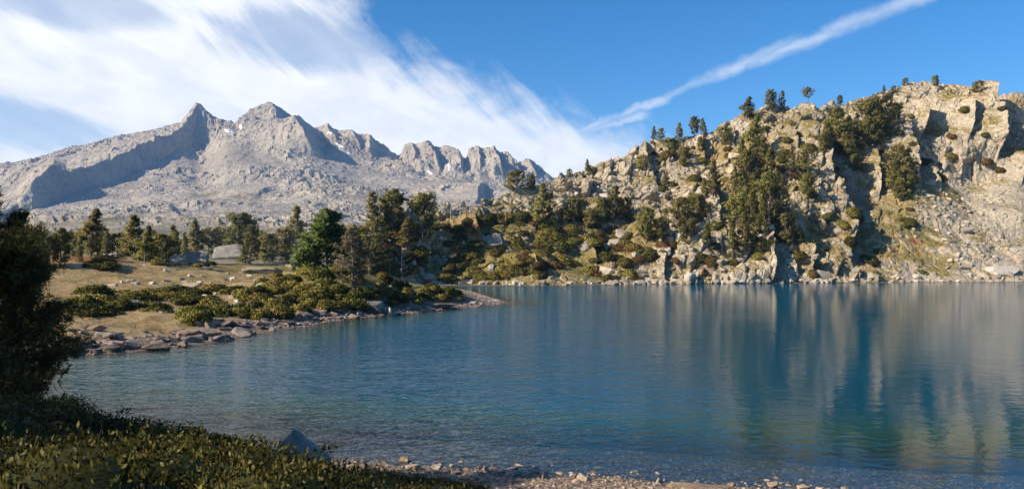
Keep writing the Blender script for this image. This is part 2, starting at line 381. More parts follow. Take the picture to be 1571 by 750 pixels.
def lake_dist(x, y):
    """distance from the shoreline, positive on land, negative over water"""
    x = np.asarray(x, float); y = np.asarray(y, float)
    best = np.full(x.shape, 1e9); ins = np.zeros(x.shape, bool)
    A = LAKE; B = np.roll(LAKE, -1, 0)
    for (ax, ay), (bx, by) in zip(A, B):
        ex, ey = bx - ax, by - ay
        t = np.clip(((x - ax) * ex + (y - ay) * ey) / (ex * ex + ey * ey), 0, 1)
        best = np.minimum(best, (x - ax - t * ex) ** 2 + (y - ay - t * ey) ** 2)
        c = ((ay > y) != (by > y)) & (x < (bx - ax) * (y - ay) / (by - ay + 1e-12) + ax)
        ins ^= c
    d = np.sqrt(best); return np.where(ins, -d, d)
def ground_z(x, y, want_d=False):
    x = np.asarray(x, float); y = np.asarray(y, float)
    d = lake_dist(x, y)
    d = d + 0.9 * fbm(V3(x / 7, y / 7, 0.3), 3, 40) * sstep(np.abs(d), 0, 6) + 0.35 * perlin(V3(x / 1.6, y / 1.6, 2.1), 44)
    near = interp(d, [(-60, -10), (-30, -8.0), (-13, -4.2), (-8, -1.5), (-5, -0.50), (-2.5, -0.18), (0, 0), (4, 0.36), (8, 1.25), (13, 2.55), (18, 3.7), (23, 4.4), (40, 6), (80, 12)])
    near = near - sstep(x, -3, 9) * sstep(d, 3, 14) * 0.9
    mead = interp(d, [(-60, -11), (-30, -9.5), (-10, -4.0), (-4, -1.3), (-1.5, -0.30), (0, 0), (2.5, 0.42), (6, 0.95), (15, 2.0), (30, 3.4), (60, 6.0), (90, 7.0), (160, 8)])
    near = near + 0.75 * np.exp(-((x + 8.5) / 5.5) ** 2 - ((y - 10.5) / 4.2) ** 2)
    w = sstep(y, 30, 48)
    z = near * (1 - w) + mead * w
    land = sstep(d, 0.5, 6)
    # the wooded mound of the spit and smaller rises
    z = z + land * (3.3 * np.exp(-((x + 20) / 8.5) ** 2 - ((y - 97) / 8.5) ** 2) + 1.2 * np.exp(-((x + 10) / 5.5) ** 2 - ((y - 108) / 9) ** 2)
                    + 1.6 * np.exp(-((x + 55) / 10) ** 2 - ((y - 112) / 8) ** 2) + 1.3 * np.exp(-((x + 33) / 7) ** 2 - ((y - 128) / 9) ** 2))
    z = z - sstep(y, 150, 230) * 3.0 * land
    z = z + land * (0.55 * fbm(V3(x / 9, y / 9, 0), 4, 50) * sstep(y, 20, 60) + 0.16 * fbm(V3(x / 1.8, y / 1.8, 4), 3, 55))
    z = z + 0.035 * fbm(V3(x / 0.45, y / 0.45, 1), 2, 58) * sstep(d, -8, 0)
    return (z, d) if want_d else z

terrain_pts = []           # front surfaces, for finding the spot a line of sight meets
def sheet(name, P, mat, attrs, smooth, label=None, front=None):
    me = mesh_np(name, P.reshape(-1, 3), grid_faces(*P.shape[:2]), [mat], smooth, attrs)
    o = link(name, me); o['kind'] = 'structure'
    if label: o['label'] = label
    terrain_pts.append((P if front is None else P[:front]).reshape(-1, 3))
    return o

def build_ground():
    ys = [-34.0]
    while ys[-1] < 290: ys.append(ys[-1] + 0.115 + 0.0031 * max(ys[-1], 0) + (0.3 if ys[-1] < 2 else 0))
    ys = np.array(ys); u = np.linspace(-1, 1, 760); u = np.sign(u) * np.abs(u) ** 1.15
    Y, U = np.meshgrid(ys, u, indexing='ij'); X = U * (48 + 0.82 * np.maximum(Y, 0)) - 4
    Z, D = ground_z(X, Y, True)
    P = V3(X, Y, Z); n = grid_nz(P)
    e = fbm(V3(X / 6, Y / 6, 9), 4, 70)
    near = 1 - sstep(Y, 26, 34)
    gravel = np.clip(1 - sstep(D + e * 1.6, 3.0, 6.0) * near - sstep(D + e * 1.5, 2.5, 5.5) * (1 - near), 0, 1)
    spit = np.exp(-((X + 18) / 14) ** 2 - ((Y - 98) / 15) ** 2)
    green = near * sstep(D, 3, 7) * 1.0 + (1 - near) * np.clip(spit * 0.95 + 0.6 * e + 0.32 + 0.5 * sstep(Y, 112, 130) - 0.55 * np.exp(-((X + 40) / 17) ** 2 - ((Y - 84) / 20) ** 2), 0, 1)
    red = np.exp(-((X + 58) / 6) ** 2 - ((Y - 110) / 6) ** 2) * 0.9 + 0.35 * sstep(e, 0.25, 0.6) * (1 - near)
    wet = 1 - sstep(D, 0.1, 0.9)
    sheet('ground', P, M_GROUND, dict(gravel=gravel, green=green, red=red, wet=np.clip(wet, 0, 1) * 0.55), True, 'dry meadow, mossy spit and stony bank around the lake')
build_ground()

def edge_bulge(px, py, edges, wob):
    """buttresses: each edge is a polyline in (px, py) with rock standing forward left of it and dropping away to its right"""
    tot = np.zeros(px.shape)
    for pts, B, wl, wr in edges:
        a = np.array(pts, float); o = np.argsort(a[:, 1]); a = a[o]
        ex = np.interp(py, a[:, 1], a[:, 0]) + wob
        dx = px - ex
        lo, hi = a[0, 1], a[-1, 1]; sp = max(6.0, (hi - lo) * 0.15)
        tap = sstep(py, lo - sp, lo + sp) * (1 - sstep(py, hi - sp * 2.2, hi + sp * 0.9))
        left = np.exp(-np.maximum(-dx, 0) / wl)
        right = 1 - 1.55 * sstep(dx, 0, wr) + 0.55 * sstep(dx, wr * 1.5, wr * 1.5 + wl * 0.9)
        tot += B * tap * np.where(dx < 0, left, right)
    return tot

HILL_SKY = [(500, 372), (560, 352), (600, 338), (640, 328), (700, 322), (760, 306), (785, 296), (820, 285), (850, 276), (875, 268), (900, 256), (950, 243), (985, 226), (1000, 216), (1050, 207), (1100, 195),
            (1130, 184), (1150, 174), (1200, 164), (1250, 157), (1300, 157), (1330, 148), (1360, 138), (1400, 124), (1440, 127), (1500, 132), (1540, 140), (1571, 144), (1620, 140), (1800, 150), (2100, 200)]
HILL_FOOT = [(500, 182), (560, 186), (650, 196), (700, 194), (800, 192.5), (900, 198.5), (1000, 203.5), (1100, 209.5), (1180, 212), (1320, 218), (1400, 222.5), (1571, 225.5), (1800, 229), (2100, 228)]
HILL_TOP = [(500, 205), (560, 212), (650, 224), (800, 256), (900, 276), (1000, 290), (1150, 304), (1300, 317), (1400, 326), (1571, 332), (2100, 340)]
HILL_EDGES = [([(1243, 210), (1258, 262), (1288, 320), (1304, 395)], 11, 42, 7), ([(1168, 322), (1176, 370), (1182, 432)], 6, 30, 4),
              ([(1404, 160), (1408, 215)], 9, 26, 5), ([(1508, 132), (1516, 185), (1526, 240)], 11, 30, 6), ([(1338, 235), (1345, 300)], 5, 18, 5),
              ([(1378, 195), (1402, 290)], 7, 26, 6), ([(1474, 150), (1480, 215)], 5, 16, 4), ([(1240, 375), (1246, 432)], 4, 20, 4), ([(1205, 205), (1214, 240)], 4, 16, 4),
              ([(1075, 205), (1082, 245)], 3, 14, 4), ([(1012, 330), (1020, 430)], 3, 22, 4), ([(985, 225), (1010, 290)], 3, 24, 5), ([(728, 340), (742, 372)], 7, 34, 5),
              ([(820, 395), (832, 430)], 3.5, 16, 4), ([(905, 365), (915, 400)], 3.0, 14, 4), ([(1090, 290), (1104, 345)], 4, 20, 4), ([(890, 262), (905, 300)], 2.5, 14, 4),
              ([(1430, 262), (1440, 290)], 3, 14, 4), ([(1560, 240), (1566, 280)], 3, 18, 4)]
def build_hill():
    px = np.concatenate((np.arange(500, 1605, 1.25), np.arange(1605, 2110, 5.0)))
    t = np.linspace(0, 1, 430)
    PX, T = np.meshgrid(px, t)
    Yf, Ys, sk = (interp(PX, k) for k in (HILL_FOOT, HILL_TOP, HILL_SKY))
    pf = HY + (CAMZ + 2.2) / Yf * F
    PY = pf + (sk - pf) * T
    bn = perlin(V3(PX / 90, T * 4.5, 0.0), 3)
    q = np.clip(T ** (1.0 + 0.25 * np.exp(-((PX - 1170) / 130) ** 2)) + 0.10 * bn * np.sin(np.pi * T), 0, 1)
    Y = Yf + (Ys - Yf) * q
    X = Y * (PX - CX) / F; Z = CAMZ + Y * (HY - PY) / F
    P = V3(X, Y, Z)
    slope_soft = np.exp(-((PX - 810) / 165) ** 4) * sstep(PY, 322, 352)                     # shrubby slope
    scree = sstep(PX, 1330, 1410) * sstep(PY, 238, 300)                                     # talus at the right
    rock = np.clip(1 - 0.62 * slope_soft - 0.72 * scree, 0.2, 1)
    wob = 4.5 * perlin(V3(PX / 40, PY / 30, 0), 5) + 3 * perlin(V3(PX / 9, PY / 9, 0), 6)
    B = edge_bulge(PX, PY, HILL_EDGES, wob)
    nrm = np.array((0, -0.74, 0.67)); ca, sa = math.cos(0.32), math.sin(0.32); ROT = np.array(((ca, 0, sa), (0, 1, 0), (-sa, 0, ca)))
    disp = 3.6 * fbm(P / 34, 3, 10) + 2.2 * (ridged(P * (1, 1, 0.6) / 15, 3, 20) - 0.35) * rock
    v1, v1b, o1, r1 = voronoi((P @ ROT + 0.4 * fbm(P / 9, 2, 14)[..., None]) * (1, 0.8, 0.55) / 6.5, 31)
    f1 = ((r1 - 0.5) * 2 * o1).sum(-1) * 2.6 + (r1[..., 0] - 0.5) * 2.6 - 0.9 * (1 - sstep(v1b - v1, 0.0, 0.12))
    v2, v2b, o2, r2 = voronoi((P @ ROT + 0.15 * fbm(P / 4, 2, 15)[..., None]) * (1, 0.85, 0.62) / 2.5, 32)
    f2 = ((r2 - 0.5) * 2 * o2).sum(-1) * 1.1 + (r2[..., 1] - 0.5) * 1.15 - 0.4 * (1 - sstep(v2b - v2, 0.0, 0.14))
    v3, v3b, o3, r3 = voronoi(P / 1.25, 33)
    f3 = (r3[..., 2] - 0.5) * 0.5 - 0.55 * v3
    patch = 0.45 + 0.75 * sstep(fbm(P / 22, 3, 17), -0.25, 0.25)
    fade = sstep(T, 0.0, 0.05)
    disp = disp + rock * patch * (f1 * 0.72 + f2 * 0.95) + 0.75 * f3 * (0.35 + 0.35 * np.maximum(scree * 0.4, rock)) + 0.1 * fbm(P / 0.8, 2, 19)
    disp = disp * (0.35 + 0.65 * fade)
    P = P + disp[..., None] * nrm
    P[..., 1] -= B; P[..., 2] += 0.25 * B * sstep(T, 0.05, 0.4)
    # the back of the hill, falling away behind the skyline
    nb = 22; k = np.arange(1, nb + 1)[:, None]
    back = P[-1][None] + np.stack((0 * k + 0 * px, k * 7.0 + 0 * px, -k * 1.5 - k ** 1.7 * 0.22 + 0 * px), -1)
    bz = 1.6 * fbm(back / 9, 3, 23); back[..., 2] += bz * np.minimum(1, k / 2)
    n = grid_nz(P)
    flat = sstep(n[..., 2], 0.55, 0.9)
    gr = fbm(V3(P[..., 0] / 16, P[..., 1] / 16, P[..., 2] / 16), 4, 60)
    g = 0.50 * flat + 0.55 * gr + 0.22 + 0.40 * fbm(P / 4.5, 3, 62)
    g = g + 0.55 * slope_soft + 0.30 * np.exp(-((PX - 1370) / 70) ** 2 - ((PY - 320) / 30) ** 2) + 0.28 * np.exp(-((PX - 1380) / 110) ** 2 - ((PY - 385) / 22) ** 2)
    g = g + 0.20 * np.exp(-((PX - 1170) / 90) ** 2 - ((PY - 260) / 80) ** 2)
    g = g - 0.35 * scree * sstep(PX, 1430, 1490) - 0.5 * sstep(PY, 422, 430) - 0.35 * np.exp(-((PX - 920) / 60) ** 2 - ((PY - 295) / 26) ** 2)
    g = np.concatenate((g, 0.25 + 0 * back[..., 0])); Pall = np.concatenate((P, back))
    sheet('rocky_hill', Pall, M_HILL, dict(grass=np.clip(g, 0, 1.2), snow=0 * g), False, 'pale granite hill with cliffs and scree above the far shore', front=len(t))
build_hill()

MT_SKY = [(-500, 262), (-300, 262), (-120, 262), (0, 252), (60, 246), (120, 229), (180, 212), (250, 200), (278, 191), (288, 178), (296, 165), (302, 160), (309, 163), (318, 174), (330, 187), (350, 192), (365, 195), (371, 182),
          (395, 167), (408, 163), (420, 163), (440, 175), (470, 192), (490, 195), (530, 203), (570, 210), (580, 225), (605, 238), (612, 245), (622, 226), (655, 221), (690, 228), (708, 239), (716, 244), (720, 232), (750, 232), (775, 236),
          (790, 253), (815, 254), (835, 265), (870, 285), (950, 310), (1150, 330)]
MT_CREST = [(-60, 330), (0, 322), (27, 312), (54, 272), (70, 262), (85, 258), (104, 267), (130, 259), (173, 243), (230, 216), (281, 199), (292, 180), (302, 163), (312, 170), (330, 190), (350, 205), (380, 230)]
MT_EDGES = [([(462, 190), (474, 215), (492, 240)], 190, 40, 9), ([(420, 165), (432, 190)], 60, 20, 6), ([(575, 212), (600, 240)], 80, 25, 6), ([(664, 224), (674, 262)], 70, 20, 5), ([(703, 232), (712, 266)], 80, 16, 5),
            ([(756, 233), (768, 268)], 90, 18, 6), ([(786, 246), (798, 270)], 60, 12, 5), ([(636, 226), (640, 255)], 40, 12, 4), ([(735, 232), (740, 262)], 40, 10, 4), ([(812, 255), (822, 275)], 40, 10, 4),
            ([(412, 288), (384, 306)], 16, 60, 12), ([(262, 320), (284, 345)], 16, 40, 12), ([(318, 312), (300, 326)], 10, 40, 10), ([(612, 258), (640, 272)], 60, 25, 8), ([(740, 285), (730, 315)], 50, 40, 9),
            ([(505, 200), (520, 225)], 50, 18, 6), ([(545, 205), (552, 232)], 40, 16, 6)]
def build_mountain():
    px = np.concatenate((np.arange(-500, -8, 4.0), np.arange(-8, 900, 1.15), np.arange(900, 1150, 4.0)))
    v = np.linspace(0, 1, 520)
    PX, Vv = np.meshgrid(px, v)
    sk = interp(PX, MT_SKY); cr = interp(PX, MT_CREST)
    cr = cr + (6 * ridged(V3(PX / 34, 0 * PX, 0), 3, 88) - 1) * sstep(PX, 20, 60) * (1 - sstep(PX, 260, 288))
    Yc = np.clip(-1430 * F / np.minimum(PX - CX, -60), 1500, 3650)          # where the near ridge stands on each line of sight
    sks = interp(PX, [(p, np.mean(np.interp(np.arange(p - 70, p + 71, 5), *np.array(MT_SKY, float).T))) for p in range(-500, 1151, 10)]); crs = interp(PX, [(p, np.mean(np.interp(np.arange(p - 40, p + 41, 5), *np.array(MT_CREST, float).T))) for p in range(-60, 381, 10)])
    st = sstep(PX, -30, 40) * (1 - sstep(PX, 306, 350))                     # the ridge ends at both sides
    Ysk = 3720 + 0 * PX
    # profile with the cliff of the ridge
    def prof(Y, cliff):
        a0 = 404 + 0 * Y
        p_mid = np.where(cliff, np.maximum(crs + 40, cr + 22), 318.0)
        ym = np.where(cliff, Yc - 75, 2350.0)
        pk = np.where(ym < 2350, p_mid, 318.0); yk = np.minimum(ym, 2350.0)
        base = np.where(Y < yk, a0 + (pk - a0) * (np.clip((Y - 330) / (yk - 330), 0, 1)) ** 0.62, pk + (p_mid - pk) * np.clip((Y - yk) / np.maximum(ym - yk, 1), 0, 1))
        y2 = np.where(cliff, Yc, 3250.0); p2 = np.where(cliff, cr, sks + 42)
        up = p_mid + (p2 - p_mid) * np.clip((Y - ym) / (y2 - ym), 0, 1)
        ys = np.maximum(Ysk, y2 + 60)
        last = p2 + (sk - p2) * np.clip((Y - y2) / (ys - y2), 0, 1) ** 0.8
        return np.where(Y < ym, base, np.where(Y < y2, up, last))
    # rows evenly spread up the picture of the plain profile, denser at the crest
    Y = 330 + (Ysk - 330) * np.where(Vv < 0.45, Vv / 0.45 * 0.42, 0.42 + (Vv - 0.45) / 0.55 * 0.58)
    PYa = prof(Y, np.zeros(Y.shape, bool)); PYb = prof(Y, np.ones(Y.shape, bool))
    PY = PYa * (1 - st) + PYb * st
    X = Y * (PX - CX) / F; Z = CAMZ + Y * (HY - PY) / F
    P = V3(X, Y, Z)
    wob = 8 * perlin(V3(PX / 26, PY / 20, 3), 85) + 3 * perlin(V3(PX / 8, PY / 8, 3), 86)
    Bm = edge_bulge(PX, PY, MT_EDGES, wob)
    amp = sstep(Y, 330, 1500)
    top = sstep(Y, 3000, 3500)
    jag = np.exp(-((PX - 725) / 110) ** 4)
    rk = 0.30 + 0.9 * sstep(fbm(P * (1, 1, 1.6) / 300, 4, 103), -0.12, 0.35) + 0.3 * top
    disp = 26 * fbm(P / 420, 3, 91) * amp * (1 - 0.6 * top)
    disp = disp + amp * rk * (21 * (ridged(P * (1, 1, 0.8) / 150, 4, 92) - 0.3) + 8.5 * (ridged(P / 48, 3, 93) - 0.3) + 2.5 * fbm(P / 14, 2, 94))
    # fluted upper walls
    disp = disp + top * (10 + 14 * jag) * (ridged(P * (1, 0.4, 0.22) / 62, 3, 95) - 0.3)
    v1, v1b, o1, r1 = voronoi((P + 10 * fbm(P / 60, 2, 96)[..., None]) * (1, 0.8, 0.8) / 34, 97)
    disp = disp + amp * 0.75 * rk * (((r1 - 0.5) * 2 * o1).sum(-1) * 9 + (r1[..., 0] - 0.5) * 9)
    nrm = np.array((-0.1, -0.45, 0.87))
    P = P + disp[..., None] * nrm
    P[..., 1] -= Bm * 0.8; P[..., 2] += Bm * 0.30 * (1 - top * 0.6)
    nb = 16; k = np.arange(1, nb + 1)[:, None]
    back = P[-1][None] + np.stack((0 * k + 0 * px, k * 45.0 + 0 * px, -k * 22.0 + 0 * px), -1)
    back[..., 2] += 16 * fbm(back / 80, 3, 98) * np.minimum(1, k / 2); back[..., 2] = np.maximum(back[..., 2], -8)
    n = grid_nz(P)
    g = 0.35 * sstep(n[..., 2], 0.8, 0.97) + 0.6 * fbm(P / 260, 4, 101) - 0.05 - 0.5 * sstep(Y, 2700, 3400)
    g = g + 0.75 * (1 - sstep(Y, 450, 1300))
    sn = np.zeros(PX.shape)
    for cxp, cyp, rx, ry, tilt in ((352, 207, 14, 5, 0.35), (372, 200, 4, 8, -0.2), (535, 239, 9, 4, 0.3), (520, 226, 17, 3.5, 0.55), (600, 258, 0.1, 0.1, 0), (660, 268, 10, 3, 0.5), (690, 262, 5, 8, -0.4), (508, 213, 12, 3, 0.5), (120, 331, 14, 2, -0.1)):
        ddx, ddy = PX - cxp, PY - cyp; ddy = ddy - tilt * ddx
        sn = np.maximum(sn, np.exp(-(ddx / rx / 0.55) ** 2 - (ddy / ry / 0.65) ** 2))
    pad = np.zeros(back.shape[:2])
    sheet('mountain', np.concatenate((P, back)), M_MOUNT, dict(grass=np.concatenate((np.clip(g, 0, 1), pad)), snow=np.concatenate((sn, pad))), False,
          'grey granite massif with a pointed summit and long shaded ridge', front=len(v))
build_mountain()

# base plain below everything, out to the horizon
bm_ = np.array([(-5600, -700, -11), (5600, -700, -11), (5600, 5600, -11), (-5600, 5600, -11)], float)
o = link('terrain', mesh_np('terrain', bm_, np.array([[0, 1, 2, 3]]), [M_MOUNT], False, dict(grass=np.full(4, .5), snow=np.zeros(4)))); o['kind'] = 'structure'

# ---- find where a line of sight meets the land
class Sight:
    S = 2.0
    def __init__(s):
        s.P = np.concatenate(terrain_pts); Pv = s.P[s.P[:, 1] > 3]
        # nothing below the water counts
        Pv = Pv[Pv[:, 2] > -0.05]
        px = CX + Pv[:, 0] / Pv[:, 1] * F; py = HY + (CAMZ - Pv[:, 2]) / Pv[:, 1] * F
        ok = (px > -40) & (px < 1640) & (py > 60) & (py < 820); Pv, px, py = Pv[ok], px[ok], py[ok]
        s.W, s.H = 860, 400
        ix = ((px + 40) / s.S).astype(int); iy = (py / s.S).astype(int); key = iy * s.W + ix
        o = np.lexsort((Pv[:, 1], key)); key = key[o]; first = np.concatenate(([True], key[1:] != key[:-1]))
        s.map = np.full(s.W * (s.H + 30), -1); s.map[key[first]] = o[first]; s.Pv = Pv
    def __call__(s, px, py, rad_=4):
        ix, iy = int((px + 40) / s.S), int(py / s.S)
        for r in range(rad_ + 1):
            best = None
            for a in range(-r, r + 1):
                for b in range(-r, r + 1):
                    k = (iy + a) * s.W + ix + b
                    if 0 <= k < len(s.map) and s.map[k] >= 0:
                        p = s.Pv[s.map[k]]
                        if best is None or p[1] < best[1]: best = p
            if best is not None: return best.copy()
        return None
look = Sight(); terrain_pts.clear()
def gz(x, y): return float(ground_z(np.array([x]), np.array([y]))[0])

# ------------------------------------------------------------------ water
def build_water():
    ys = [2.0]
    while ys[-1] < 245: ys.append(ys[-1] + 0.35 + 0.006 * ys[-1])
    ys = np.array(ys); u = np.linspace(-1, 1, 420)
    Y, U = np.meshgrid(ys, u, indexing='ij'); X = U * (60 + 0.85 * Y) + 20
    Z, D = ground_z(X, Y, True)
    f = grid_faces(*Y.shape); keep = (D.ravel()[f] < 1.5).any(1); f = f[keep]
    used = np.unique(f); re = np.full(Y.size, -1); re[used] = np.arange(len(used))
    P = V3(X, Y, 0 * X).reshape(-1, 3)[used]
    m, t = new_mat('lake_water')
    pos = t.node('ShaderNodeNewGeometry').outputs['Position']
    wind = t.noise(t.vscale(pos, (0.020, 0.011, 0.0)), 1.0, 3, 0.5, 0.6)
    sepp = t.node('ShaderNodeSeparateXYZ'); t.l.new(pos, sepp.inputs[0])
    # the breeze reaches the left of the lake, the right lies calmer under the hill
    calm = t.m('SUBTRACT', 1.0, t.m('MULTIPLY', t.ss(t.m('SUBTRACT', sepp.outputs[0], t.m('MULTIPLY', sepp.outputs[1], 0.16)), -16.0, 8.0), 0.90))
    w1 = t.noise(t.vscale(pos, (0.75, 0.95, 1)), 1.0, 3, 0.55, 0.5)
    w2 = t.noise(t.vscale(pos, (1.7, 2.2, 1)), 1.0, 3, 0.6, 0.4)
    w3 = t.noise(t.vscale(pos, (0.30, 0.38, 1)), 1.0, 2, 0.5, 0.3)
    h = t.m('ADD', t.m('ADD', t.m('MULTIPLY', w1, 0.62), t.m('MULTIPLY', w2, 0.36)), t.m('MULTIPLY', w3, 0.6))
    h = t.m('MULTIPLY', h, t.m('MULTIPLY', calm, t.m('ADD', 0.45, t.m('MULTIPLY', t.ss(wind, 0.35, 0.65), 0.75))))
    nb = t.node('ShaderNodeBump'); nb.inputs['Strength'].default_value = 1.0; nb.inputs['Distance'].default_value = 0.36; t.put(nb.inputs['Height'], h)
    N = nb.outputs[0]
    dep = t.m('MAXIMUM', t.attr('depth'), 0.0)
    body = t.m('SUBTRACT', 1.0, t.m('POWER', 2.718, t.m('MULTIPLY', dep, -0.65)))
    col = t.mix(t.ss(dep, 0.3, 4.5), (0.010, 0.085, 0.075), (0.0012, 0.062, 0.108))
    df = t.node('ShaderNodeBsdfDiffuse'); t.put(df.inputs[0], col)
    tr = t.node('ShaderNodeBsdfTransparent'); t.put(tr.inputs[0], (0.80, 0.90, 0.86))
    mx = t.node('ShaderNodeMixShader'); t.put(mx.inputs[0], body); t.l.new(tr.outputs[0], mx.inputs[1]); t.l.new(df.outputs[0], mx.inputs[2])
    gl = t.node('ShaderNodeBsdfGlossy'); gl.inputs['Roughness'].default_value = 0.06; gl.inputs[0].default_value = (1, 1, 1, 1); t.l.new(N, gl.inputs['Normal'])
    fr = t.node('ShaderNodeFresnel'); fr.inputs[0].default_value = 1.333; t.l.new(N, fr.inputs['Normal'])
    m2 = t.node('ShaderNodeMixShader'); t.put(m2.inputs[0], t.m('MULTIPLY', fr.outputs[0], 0.75)); t.l.new(mx.outputs[0], m2.inputs[1]); t.l.new(gl.outputs[0], m2.inputs[2])
    out = t.node('ShaderNodeOutputMaterial'); t.l.new(m2.outputs[0], out.inputs[0])
    o = link('water', mesh_np('water', P, re[f], [m], True, dict(depth=-Z.ravel()[used]))); o['kind'] = 'structure'; o['label'] = 'clear blue mountain lake with light ripples'
build_water()

# ------------------------------------------------------------------ plants: builders
def tube(path, radii, sides=6):
    path = np.asarray(path, float); n = len(path); d = np.gradient(path, axis=0); d /= np.linalg.norm(d, axis=1, keepdims=True) + 1e-9
    ref = np.where(np.abs(d[:, 2:3]) > 0.9, np.array([[1, 0, 0.]]), np.array([[0, 0, 1.]]))
    a = np.cross(d, ref); a /= np.linalg.norm(a, axis=1, keepdims=True); b = np.cross(d, a)
    th = np.linspace(0, 2 * np.pi, sides, endpoint=False)
    ring = path[:, None] + np.asarray(radii)[:, None, None] * (np.cos(th)[None, :, None] * a[:, None] + np.sin(th)[None, :, None] * b[:, None])
    i = np.arange(n * sides).reshape(n, sides); j = np.roll(i, -1, 1)
    return ring.reshape(-1, 3), np.stack((i[:-1], j[:-1], j[1:], i[1:]), -1).reshape(-1, 4)
class Soup:
    def __init__(s): s.v, s.f, s.n = [], [], 0
    def add(s, v, f): s.v.append(v); s.f.append(f + s.n); s.n += len(v)
    def verts(s): return np.concatenate(s.v)
def unit(v): return v / (np.linalg.norm(v, axis=-1, keepdims=True) + 1e-9)
def needles(cent, dirs, size, k, g, width=0.16, spread=0.85):
    """k needle bundles (thin triangles) fanning out of each tuft"""
    n = len(cent)
    d = unit(dirs[:, None] + spread * g.normal(size=(n, k, 3)))
    L = size[:, None, None] * g.uniform(0.65, 1.15, (n, k, 1))
    s = unit(np.cross(d, g.normal(size=(n, k, 3)))) * L * width
    c = cent[:, None] + d * L * 0.08
    v = np.stack((c - s * 0.6, c + s * 0.6, c + d * L * 0.6 + s, c + d * L), 2)       # n,k,4,3
    f = np.arange(n * k * 4).reshape(-1, 4)
    tone = np.repeat(g.uniform(0, 1, n)[:, None], k * 4, 1) * 0.75 + 0.25 * np.repeat(g.uniform(0, 1, (n, k)), 4, 1)
    return v.reshape(-1, 3), f, tone.ravel()
def leaves(cent, nrm, size, g, asp=0.45):
    n = len(cent)
    d = unit(nrm + 0.9 * g.normal(size=(n, 3))); s = unit(np.cross(d, g.normal(size=(n, 3))))
    L = size[:, None]
    v = np.stack((cent, cent + d * L * 0.5 + s * L * asp * 0.5, cent + d * L, cent + d * L * 0.5 - s * L * asp * 0.5), 1)
    return v.reshape(-1, 3), np.arange(n * 4).reshape(-1, 4)

def pine_meshes(H, Rw, seed, z0=0.12, prof='cone', tufts=900, ts=0.42, k=9, whorls=16, per=6, lean=0.03, gap=0.15, needle_mat=None, width=0.15, dead=False):
    g = np.random.default_rng(seed); S = Soup()
    zz = np.linspace(-0.03, 1, 9); bend = g.normal(0, lean, 2); wig = g.normal(0, 0.008, (9, 2))
    ax = np.stack((H * (bend[0] * zz ** 2 + wig[:, 0]), H * (bend[1] * zz ** 2 + wig[:, 1]), H * zz), 1)
    r0 = 0.024 * H
    S.add(*tube(ax, r0 * (1 - zz * 0.93 + 0.02), 8))
    def axis(z): return np.array([np.interp(z, zz, ax[:, i]) for i in range(3)])
    cs, ds = [], []
    lumps = g.uniform(0.7, 1.15, 12)
    for w in range(whorls):
        for b in range(per):
            if g.uniform() < gap: continue
            z = z0 + (1 - z0) * min(0.985, (w + g.uniform(0, 1)) / whorls)
            a = g.uniform(0, 2 * np.pi); q = (z - z0) / (1 - z0)
            pr = dict(cone=(1 - q) ** 0.75 * (0.75 + 0.25 * min(1, q * 5)), round=math.sqrt(max(0, 1 - (2 * q - 0.85) ** 2 / 1.6)) * (1 - q ** 6), bush=math.sqrt(max(0.02, 1 - q ** 2)), thin=(1 - q) ** 0.55 * 0.8,
                      umbrella=0.35 + 0.75 * math.sin(min(1, q * 1.25) * np.pi) ** 0.8 * (1 - q ** 8))[prof]
            L = Rw * max(0.10, pr) * lumps[int(a / (2 * np.pi) * 6) + (6 if q > 0.5 else 0)] * g.uniform(0.75, 1.12)
            rise = g.uniform(-0.10, 0.25) + 0.55 * q
            tt = np.linspace(0, 1, 5)
            p0 = axis(z)
            out = np.array((math.cos(a), math.sin(a), 0.0)); side = np.array((-out[1], out[0], 0))
            path = p0 + np.outer(tt * L, out) + np.outer(tt ** 2 * L * g.normal(0, 0.15), side) + np.outer((rise * tt + 0.28 * tt ** 2) * L, (0, 0, 1))
            rb = r0 * (1 - z * 0.9) * 0.35 + 0.004 * H * 0.3
            S.add(*tube(path, rb * (1 - 0.85 * tt), 4))
            nt = max(3, int(tufts / (whorls * per) * (0.45 + 0.9 * pr)))
            s = g.uniform(0.25, 1.03, nt) ** 0.7
            c = np.stack([np.interp(s, tt, path[:, i]) for i in range(3)], 1)
            c += g.normal(0, 0.16, (nt, 3)) * (L * 0.55 + 0.1 * Rw) * np.array((1, 1, 0.55))
            cs.append(c); ds.append(unit(out * 0.7 + np.array((0, 0, 0.75)) + g.normal(0, 0.25, (nt, 3))))
            if dead:
                for _ in range(3):
                    s0 = g.uniform(0.3, 0.9); b0 = np.array([np.interp(s0, tt, path[:, i]) for i in range(3)])
                    e = b0 + unit(out + g.normal(0, 0.7, 3)) * L * g.uniform(0.25, 0.5)
                    S.add(*tube(np.stack((b0, (b0 + e) / 2 + g.normal(0, 0.03, 3) * L, e)), rb * np.array((0.5, 0.35, 0.1)), 3))
    trunk = mesh_np('trunk', S.verts(), np.concatenate(S.f), [M_DEAD if dead else M_BARK], True)
    if dead: return trunk, None
    c = np.concatenate(cs); d = np.concatenate(ds)
    v, f, tone = needles(c, d, np.full(len(c), ts) * g.uniform(0.75, 1.2, len(c)), k, g, width)
    ctr = np.stack([np.interp(c[:, 2] / H - 0.06, zz, ax[:, i]) for i in range(3)], 1); ctr[:, 2] = np.minimum(ctr[:, 2], c[:, 2] - 0.12 * Rw)
    nn = unit(unit(c - ctr) + 0.45 * unit(d) + 0.22 * g.normal(size=c.shape)); nv = np.repeat(nn, k * 4, 0)
    return trunk, mesh_np('crown', v, f, [needle_mat or M_NEEDLE], True, dict(tone=tone), normals=nv)
def pine_proto(**kw):
    t, c = pine_meshes(**kw)
    return (t, c, kw['H'])
